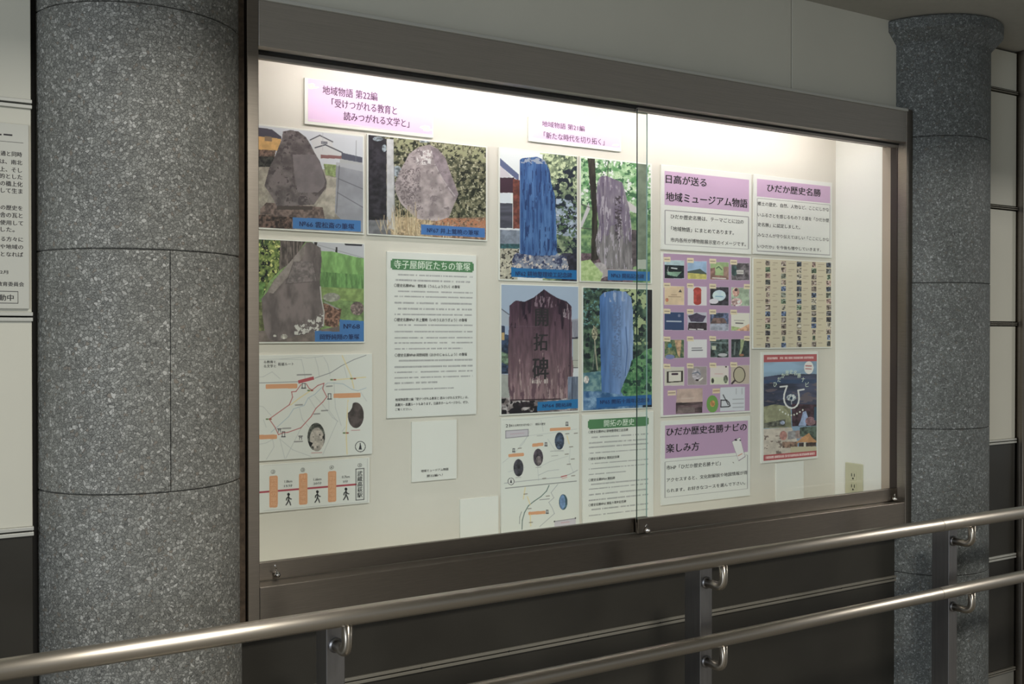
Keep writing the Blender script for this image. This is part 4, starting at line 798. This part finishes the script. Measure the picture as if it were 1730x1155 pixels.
    def f19(m_, x, y, w_, h): fl(m_, (222, 208, 204)); fl(m_ & A.mask([(x, y + 140), (x + w_, y + 150), (x + w_, y + h), (x, y + h)]), (214, 214, 190)); A.dot(x + 30, y + 190, 18, 34, (90, 92, 80), amp=.4, sc_=3); A.dot(x + 200, y + 170, 28, 52, (90, 96, 80), amp=.5, sc_=3); A.dot(x + 205, y + 10, 12, 10, (70, 50, 50)); A.line([(x + 60, y + 100), (x + 160, y + 102)], 1, (214, 140, 140), .8)
    def f20(m_, x, y, w_, h): fl(m_, (196, 178, 160)); A.dot(x + 105, y + 120, 80, 105, (66, 50, 46)); A.dot(x + 105, y + 120, 68, 94, (184, 172, 144)); A.line([(x + 45, y + 195), (x + 10, y + 232)], 3, (60, 44, 46))
    rows = [((150, 385), (f1, f2, f3, f4), 12), ((486, 728), (f5, f6, f7, f8), 6), ((824, 1055), (f9, f10, f11, f12), 4)]
    for (y0, y1), fs, dy in rows:
        for i, f in enumerate(fs): th(xs[i], y0 + i * dy, y1 + i * dy * .6, f, 4, xs[i][1] - 70 if f is f8 else None)
    A.zoom(1110, 560, 7.697)
    for (y0, y1), fs, dy in [((108, 342), (f13, f14, f15, f16), -3), ((462, 700), (f17, f18, f19, f20), -7)]:
        for i, f in enumerate(fs): th(xs[i], y0 + i * dy, y1 + i * dy, f, -2, xs[i][1] - 70 if f is f16 else None)
    A.fill([(258, 745), (592, 735), (592, 915), (250, 925)], (196, 164, 152), .06, 10, 15); A.fill([(246, 925), (592, 912), (588, 1052), (244, 1070)], (92, 70, 74), .35, 4, 16, 4, 1); A.fill([(270, 990), (490, 980), (490, 1050), (260, 1062)], (128, 108, 108), .1, 6); A.line([(320, 870), (490, 862)], 1.6, (216, 200, 190), .6)
    A.fill([(138, 768), (244, 762), (244, 826), (138, 832)], (226, 202, 172)); A.line([(150, 798), (232, 794)], 1.6, (120, 90, 90), .7)
    A.fill([(824, 726), (1144, 716), (1140, 1024), (820, 1036)], (206, 208, 218)); A.fill([(722, 742), (818, 736), (818, 800), (722, 806)], (222, 196, 156)); A.line([(735, 772), (810, 768)], 1.6, (150, 90, 80), .7)
    A.dot(720, 940, 76, 112, (104, 160, 66)); A.dot(722, 935, 32, 42, (208, 140, 74), amp=.15, sc_=3)
    A.line([(832, 890), (830, 980), (930, 975), (950, 965), (935, 920), (905, 890), (860, 892), (832, 890)], 1.6, (34, 32, 38)); A.line([(860, 822), (925, 950)], 1.5, (34, 32, 38))
    for x in (1030, 1105): A.line([(x, 740), (x, 810)], 1.4, (130, 130, 140), .5)
    for y in (880, 935, 985): A.line([(985, y), (1125, y - 5)], 1.5, (120, 120, 130), .5)
t = board('thumbnail_poster', 'tall lilac poster with rows of small square pictures', 'poster', 1117.7, 1268.8, 1118.5, 425.2, 704.4)
printed(t, 1120.8, 1266.9, 1120.8, 427.8, 701.2, YP, artQ, 1.9)

def artR(A):
    A.c[:] = (212, 198, 168); A.zoom(1265, 430, 7.0); r = random.Random(4)
    pal = [(70, 72, 70), (92, 96, 84), (60, 66, 80), (110, 96, 88), (130, 110, 100), (74, 92, 130), (140, 110, 104), (80, 100, 76), (58, 54, 60), (150, 140, 126)]
    for ci, cx_ in enumerate((225, 412, 595, 770, 945)):
        for ri in range(14):
            y = 100 + ri * 75 + (ci * 6 - ci * ri * .9); w_ = 28 if ri not in (12,) else 17; h = 29
            if (ri * 5 + ci) % 11 == 3: w_ = 20
            c = r.choice(pal); k = A.fill([(cx_ - w_, y - h), (cx_ + w_, y - h), (cx_ + w_, y + h), (cx_ - w_, y + h)], c, .45, 2.4, ri * 7 + ci)
            A.specks(k, tuple(min(255, q + 80) for q in c), .62, 2.6, ri + ci * 3)
            L = r.uniform(40, 95) * .9; A.line([(cx_ - 130 + (8 if ci else 0), y - 8), (cx_ - 130 + L, y - 8)], 1.1, (140, 118, 96), .65)
            if r.random() < .3: A.line([(cx_ - 130, y + 16), (cx_ - 130 + L * .5, y + 16)], 1.0, (140, 118, 96), .5)
t = board('picture_list_poster', 'beige poster with five columns of tiny pictures, right end of the case', 'poster', 1272, 1405.8, 1272.5, 435.2, 589.4)
printed(t, 1273, 1404.5, 1273, 436.5, 587.2, YP, artR, 1.9)

def artS(A):
    A.zoom(1275, 590, 5.775); A.c[:] = (132, 166, 200)
    A.fill(A.mask([(80, 120), (620, 120), (620, 270), (80, 270)]), (138, 170, 202), .1, 20, 160, 3, 1)
    A.fill([(80, 270), (300, 240), (620, 240), (620, 560), (80, 560)], (62, 68, 96), .22, 8, 161, 4, 1); A.fill([(80, 300), (620, 290), (620, 330), (80, 335)], (52, 76, 116), .1, 10, 162, 3, 1)
    A.specks([(80, 320), (620, 320), (620, 540), (80, 540)], (104, 92, 104), .6, 5, 163, 4, 1)
    A.fill([(80, 560), (200, 535), (350, 560), (360, 760), (80, 770)], (142, 142, 108), .14, 8, 164); A.dot(215, 650, 120, 100, (156, 156, 120), amp=.08, sc_=8); A.fill([(90, 720), (300, 680), (300, 750), (90, 765)], (96, 96, 84), .3, 4, 165); A.dot(270, 715, 24, 20, (150, 160, 190), amp=.3, sc_=3)
    A.fill([(360, 530), (620, 540), (620, 745), (365, 750)], (66, 40, 52), .35, 5, 166); A.fill([(470, 610), (500, 600), (520, 660), (500, 745), (425, 745), (450, 690)], (150, 170, 214), .1, 6); A.dot(545, 700, 50, 42, (150, 106, 116), amp=.2, sc_=4); A.fill([(580, 560), (620, 560), (620, 700), (580, 690)], (40, 76, 104))
    A.fill([(80, 775), (360, 760), (420, 900), (400, 1060), (80, 1060)], (204, 190, 176), .06, 8, 167); A.specks([(90, 840), (270, 840), (270, 1020), (90, 1020)], (130, 112, 104), .64, 5, 168); A.dot(280, 840, 36, 46, (190, 128, 120), amp=.1, sc_=4); A.dot(425, 830, 50, 40, (160, 136, 132), amp=.1, sc_=4); A.fill([(322, 800), (398, 790), (398, 870), (322, 880)], (156, 152, 156), .1, 4)
    A.fill([(440, 760), (620, 745), (620, 900), (520, 850), (440, 850)], (72, 88, 76), .3, 5, 169); A.fill([(270, 900), (420, 900), (420, 960), (270, 960)], (136, 104, 88), .3, 4, 170); A.fill([(350, 950), (620, 945), (620, 1010), (350, 1020)], (196, 184, 150)); A.fill([(400, 915), (460, 860), (530, 815), (560, 860), (612, 900), (600, 912), (470, 905)], (204, 142, 88), .08, 5)
    A.fill([(430, 912), (600, 905), (600, 945), (430, 948)], (72, 54, 50), .3, 3); A.fill([(480, 905), (500, 905), (500, 948), (480, 948)], (206, 198, 180))
    A.line([(250, 365), (315, 358), (300, 400), (288, 440), (285, 480), (292, 515), (308, 545), (332, 565), (360, 573), (388, 567), (410, 550), (426, 522), (433, 485), (431, 445), (424, 400), (480, 390)], 2.8, (236, 234, 228))
    A.dot(358, 470, 46, 34, (186, 196, 206), amp=.4, sc_=2.6, seed=171); A.dot(358, 475, 12, 16, (40, 70, 100)); A.line([(358, 500), (360, 535)], 1.2, (214, 216, 214))
    A.dot(528, 178, 46, 62, (232, 226, 224)); A.line([(500, 160), (552, 162)], 2.2, (190, 80, 84), .8); A.line([(498, 188), (552, 192)], 1.6, (190, 80, 84), .8)
    for k in range(9):
        a = math.radians(205 + k * 130 / 8); x, y = 362 + 150 * math.cos(a), 640 + 40 + 30 * 0 + 0 - 60 - 30 * math.sin(a - math.pi) * 0
        x = 245 + k * 28; y = 590 + 52 * math.sin(math.pi * k / 8); A.dot(x, y, 8, 9, (216, 218, 206))
    A.c[(A.v < .068)] = (196, 84, 90); A.c[(A.v > .945)] = (196, 78, 84)
    smudge(A, .06, .94, .033, .02, (240, 214, 210), 401, 20, .9); smudge(A, .03, .97, .972, .022, (240, 214, 210), 402, 22, .9)
t = board('sightseeing_poster', 'tall red-banded poster with a large white horseshoe-shaped mark over hills', 'poster', 1286.8, 1382.9, 1287.5, 594.6, 782.6)
printed(t, 1290.6, 1380.2, 1290.6, 599.4, 778.2, YP, artS, 1.9)
ARC = 'ひだか歴史名勝ナビ'
for k, ch in enumerate(ARC):
    x = 1275 + (200 + k * 39) / 5.775; y = 590 + (350 - 130 * math.sin(math.pi * (k + .15) / 8.3)) / 5.775
    text(ch, x - 2.9, x + 2.9, y - 4, y + 4, TXT, M['white'], t, .01)

def artT(A):
    A.c[:] = (220, 220, 214); A.c[(A.u > .035) & (A.u < .975) & (A.v > .05) & (A.v < .445)] = (190, 148, 188); frame_lines(A, .035, .97, .485, .915)
    A.zoom(1100, 690, 5.406); A.fill([(735, 302), (812, 258), (862, 440), (800, 480)], (150, 130, 150)); A.fill([(740, 304), (812, 264), (856, 436), (800, 472)], (226, 222, 220)); A.fill([(760, 285), (776, 272), (790, 290), (768, 296)], (50, 46, 56)); A.fill([(800, 282), (818, 284), (816, 300)], (50, 46, 56)); A.line([(796, 430), (830, 412)], 1.5, (206, 130, 110))
t = board('title_panel', 'white panel with lilac two-line heading and a small phone drawing', 'text panel', 1117.6, 1268.4, 1118, 711, 853.8)
printed(t, 1118.2, 1267.8, 1118, 712, 853, YP, artT, 1.4)
text('ひだか歴史名勝ナビの', 1126, 1261.3, 722.6, 736.6, TXT, M['black'], t, .022); text('楽しみ方', 1125.5, 1181, 750, 765, TXT, M['black'], t, .022)
text('市HP「ひだか歴史名勝ナビ」', 1126, 1217.5, 786.4, 793.8, TXT, M['ink'], t, .006); text('、', 1237.5, 1240, 780, 782.4, TXT, M['ink'], t, .01)
text('アクセスすると、文化財解説や地図情報が得', 1126.3, 1262.4, 807.6, 814.4, TXT, M['ink'], t, .006); text('られます。お好きなコースを選んで下さい。', 1126.8, 1258.7, 825.8, 832.2, TXT, M['ink'], t, .006)

# --- notice on the panels left of the near column
YN = 2.092
t = tag(empty('wall_notice', (-.1, 2.10, zr(.2))), 'pale acrylic information notice fixed to the cream wall left of the near column', 'notice')
nx1 = at(49, 300, YN).x; nz1 = at(49, 211, YN).z; nz0 = at(49, 522.5, YN).z
obj('notice_board', box(-.62, nx1, YN, 2.0995, nz0 + .001, nz1, .001), M['sign'], t)
YT = YN - .0004
for s, x0, x1, y0, y1 in (('通と同時', 1, 37, 254.2, 262.6), ('は、南北', -.5, 37.4, 268, 276), ('上、そし', -.5, 37, 281, 289), ('的とした', -.5, 37.5, 292.4, 300.6), ('の橋上化', .5, 38, 304.6, 313.4), ('して生ま', 1.5, 38, 316.6, 325), ('の歴史を', 1, 38, 345.7, 353.8), ('舎の瓦と', 0, 38, 358, 366.6), ('使用して', 0, 39, 371.2, 379.4), ('した。', 1.2, 24.5, 383, 391), ('る方々に', 1.5, 39, 399, 407), ('や地域の', 0, 39, 412, 419.8), ('となれば', 1.5, 39, 424.8, 432.6), ('2月', 0, 13.6, 456.4, 462.2), ('教育委員会', -5, 40.4, 475.4, 483), ('動中', -2, 23, 497, 507.6)):
    text(s, x0, x1, y0, y1, YT, M['black'], t, .012)
def nbox(x0, x1, y0, y1, name='ruled_line'):
    a, b = at(x0, y0, YT), at(x1, y1, YT); a.z = at(x1, y0, YT).z; obj(name, box(a.x, b.x, YT, YT + .0003, min(a.z, b.z), max(a.z, b.z)), M['black'], t)
nbox(6, 20.8, 227, 229.6); nbox(-20, 2.5, 226, 228.6); nbox(-60, 39.5, 241.2, 241.8); nbox(-60, 30, 491.8, 492.8); nbox(-60, 30.6, 511.6, 512.6); nbox(29.9, 30.7, 491.8, 512.6)

# ------------------------------------------------------------------ handrail
YR = 1.78; RR = .0178
zu = (at(400, 1068.5, YR).z + at(1000, 978.5, YR).z + at(1524, 896.5, YR).z) / 3
zl = (at(1193, 1080, YR).z + at(1535, 1018, YR).z) / 2
0 and print('rail heights', zu, zl, at(400, 1068.5, YR).z, at(1000, 978.5, YR).z, at(1524, 896.5, YR).z)
hr = tag(empty('handrail', (1.65, YR, 0)), 'double round stainless handrail on flat posts running in front of the display case', 'handrail')
for z, r in ((zu, RR), (zl, RR * .93)):
    o = obj('rail', tube([(-.9, YR, z), (2.455, YR, z)], r, 32), M['rail'], hr, True); o.data.set_sharp_from_angle(angle=1)
    o = obj('rail', tube([(2.4555, YR, z), (4.6, YR, z)], r + .0006, 32), M['rail'], hr, True); o.data.set_sharp_from_angle(angle=1)
for k in range(-1, 4):
    xp = .7075 + .9465 * k
    p = obj('post', box(xp - .019, xp + .019, 1.84, 1.897, 0, zu - .022, .0015), M['post'], hr)
    obj('base_plate', box(xp - .045, xp + .045, 1.815, 1.92, 0.0003, .008, .001), M['post'], p)
    for z, r in ((zu, RR), (zl, RR * .93)):
        pts = [(xp, YR, z - r * .9), (xp, YR, z - .048)]
        for a in range(1, 7):
            an = a / 6 * math.pi / 2; pts.append((xp, YR + .022 * (1 - math.cos(an)), z - .048 - .022 * math.sin(an)))
        pts.append((xp, 1.842, z - .070))
        obj('bracket', tube(pts, .0105, 16), M['rail'], p, True)
        obj('flange', tube([(xp, 1.8365, z - .070), (xp, 1.8402, z - .070)], .0145, 18), M['post'], p, True)
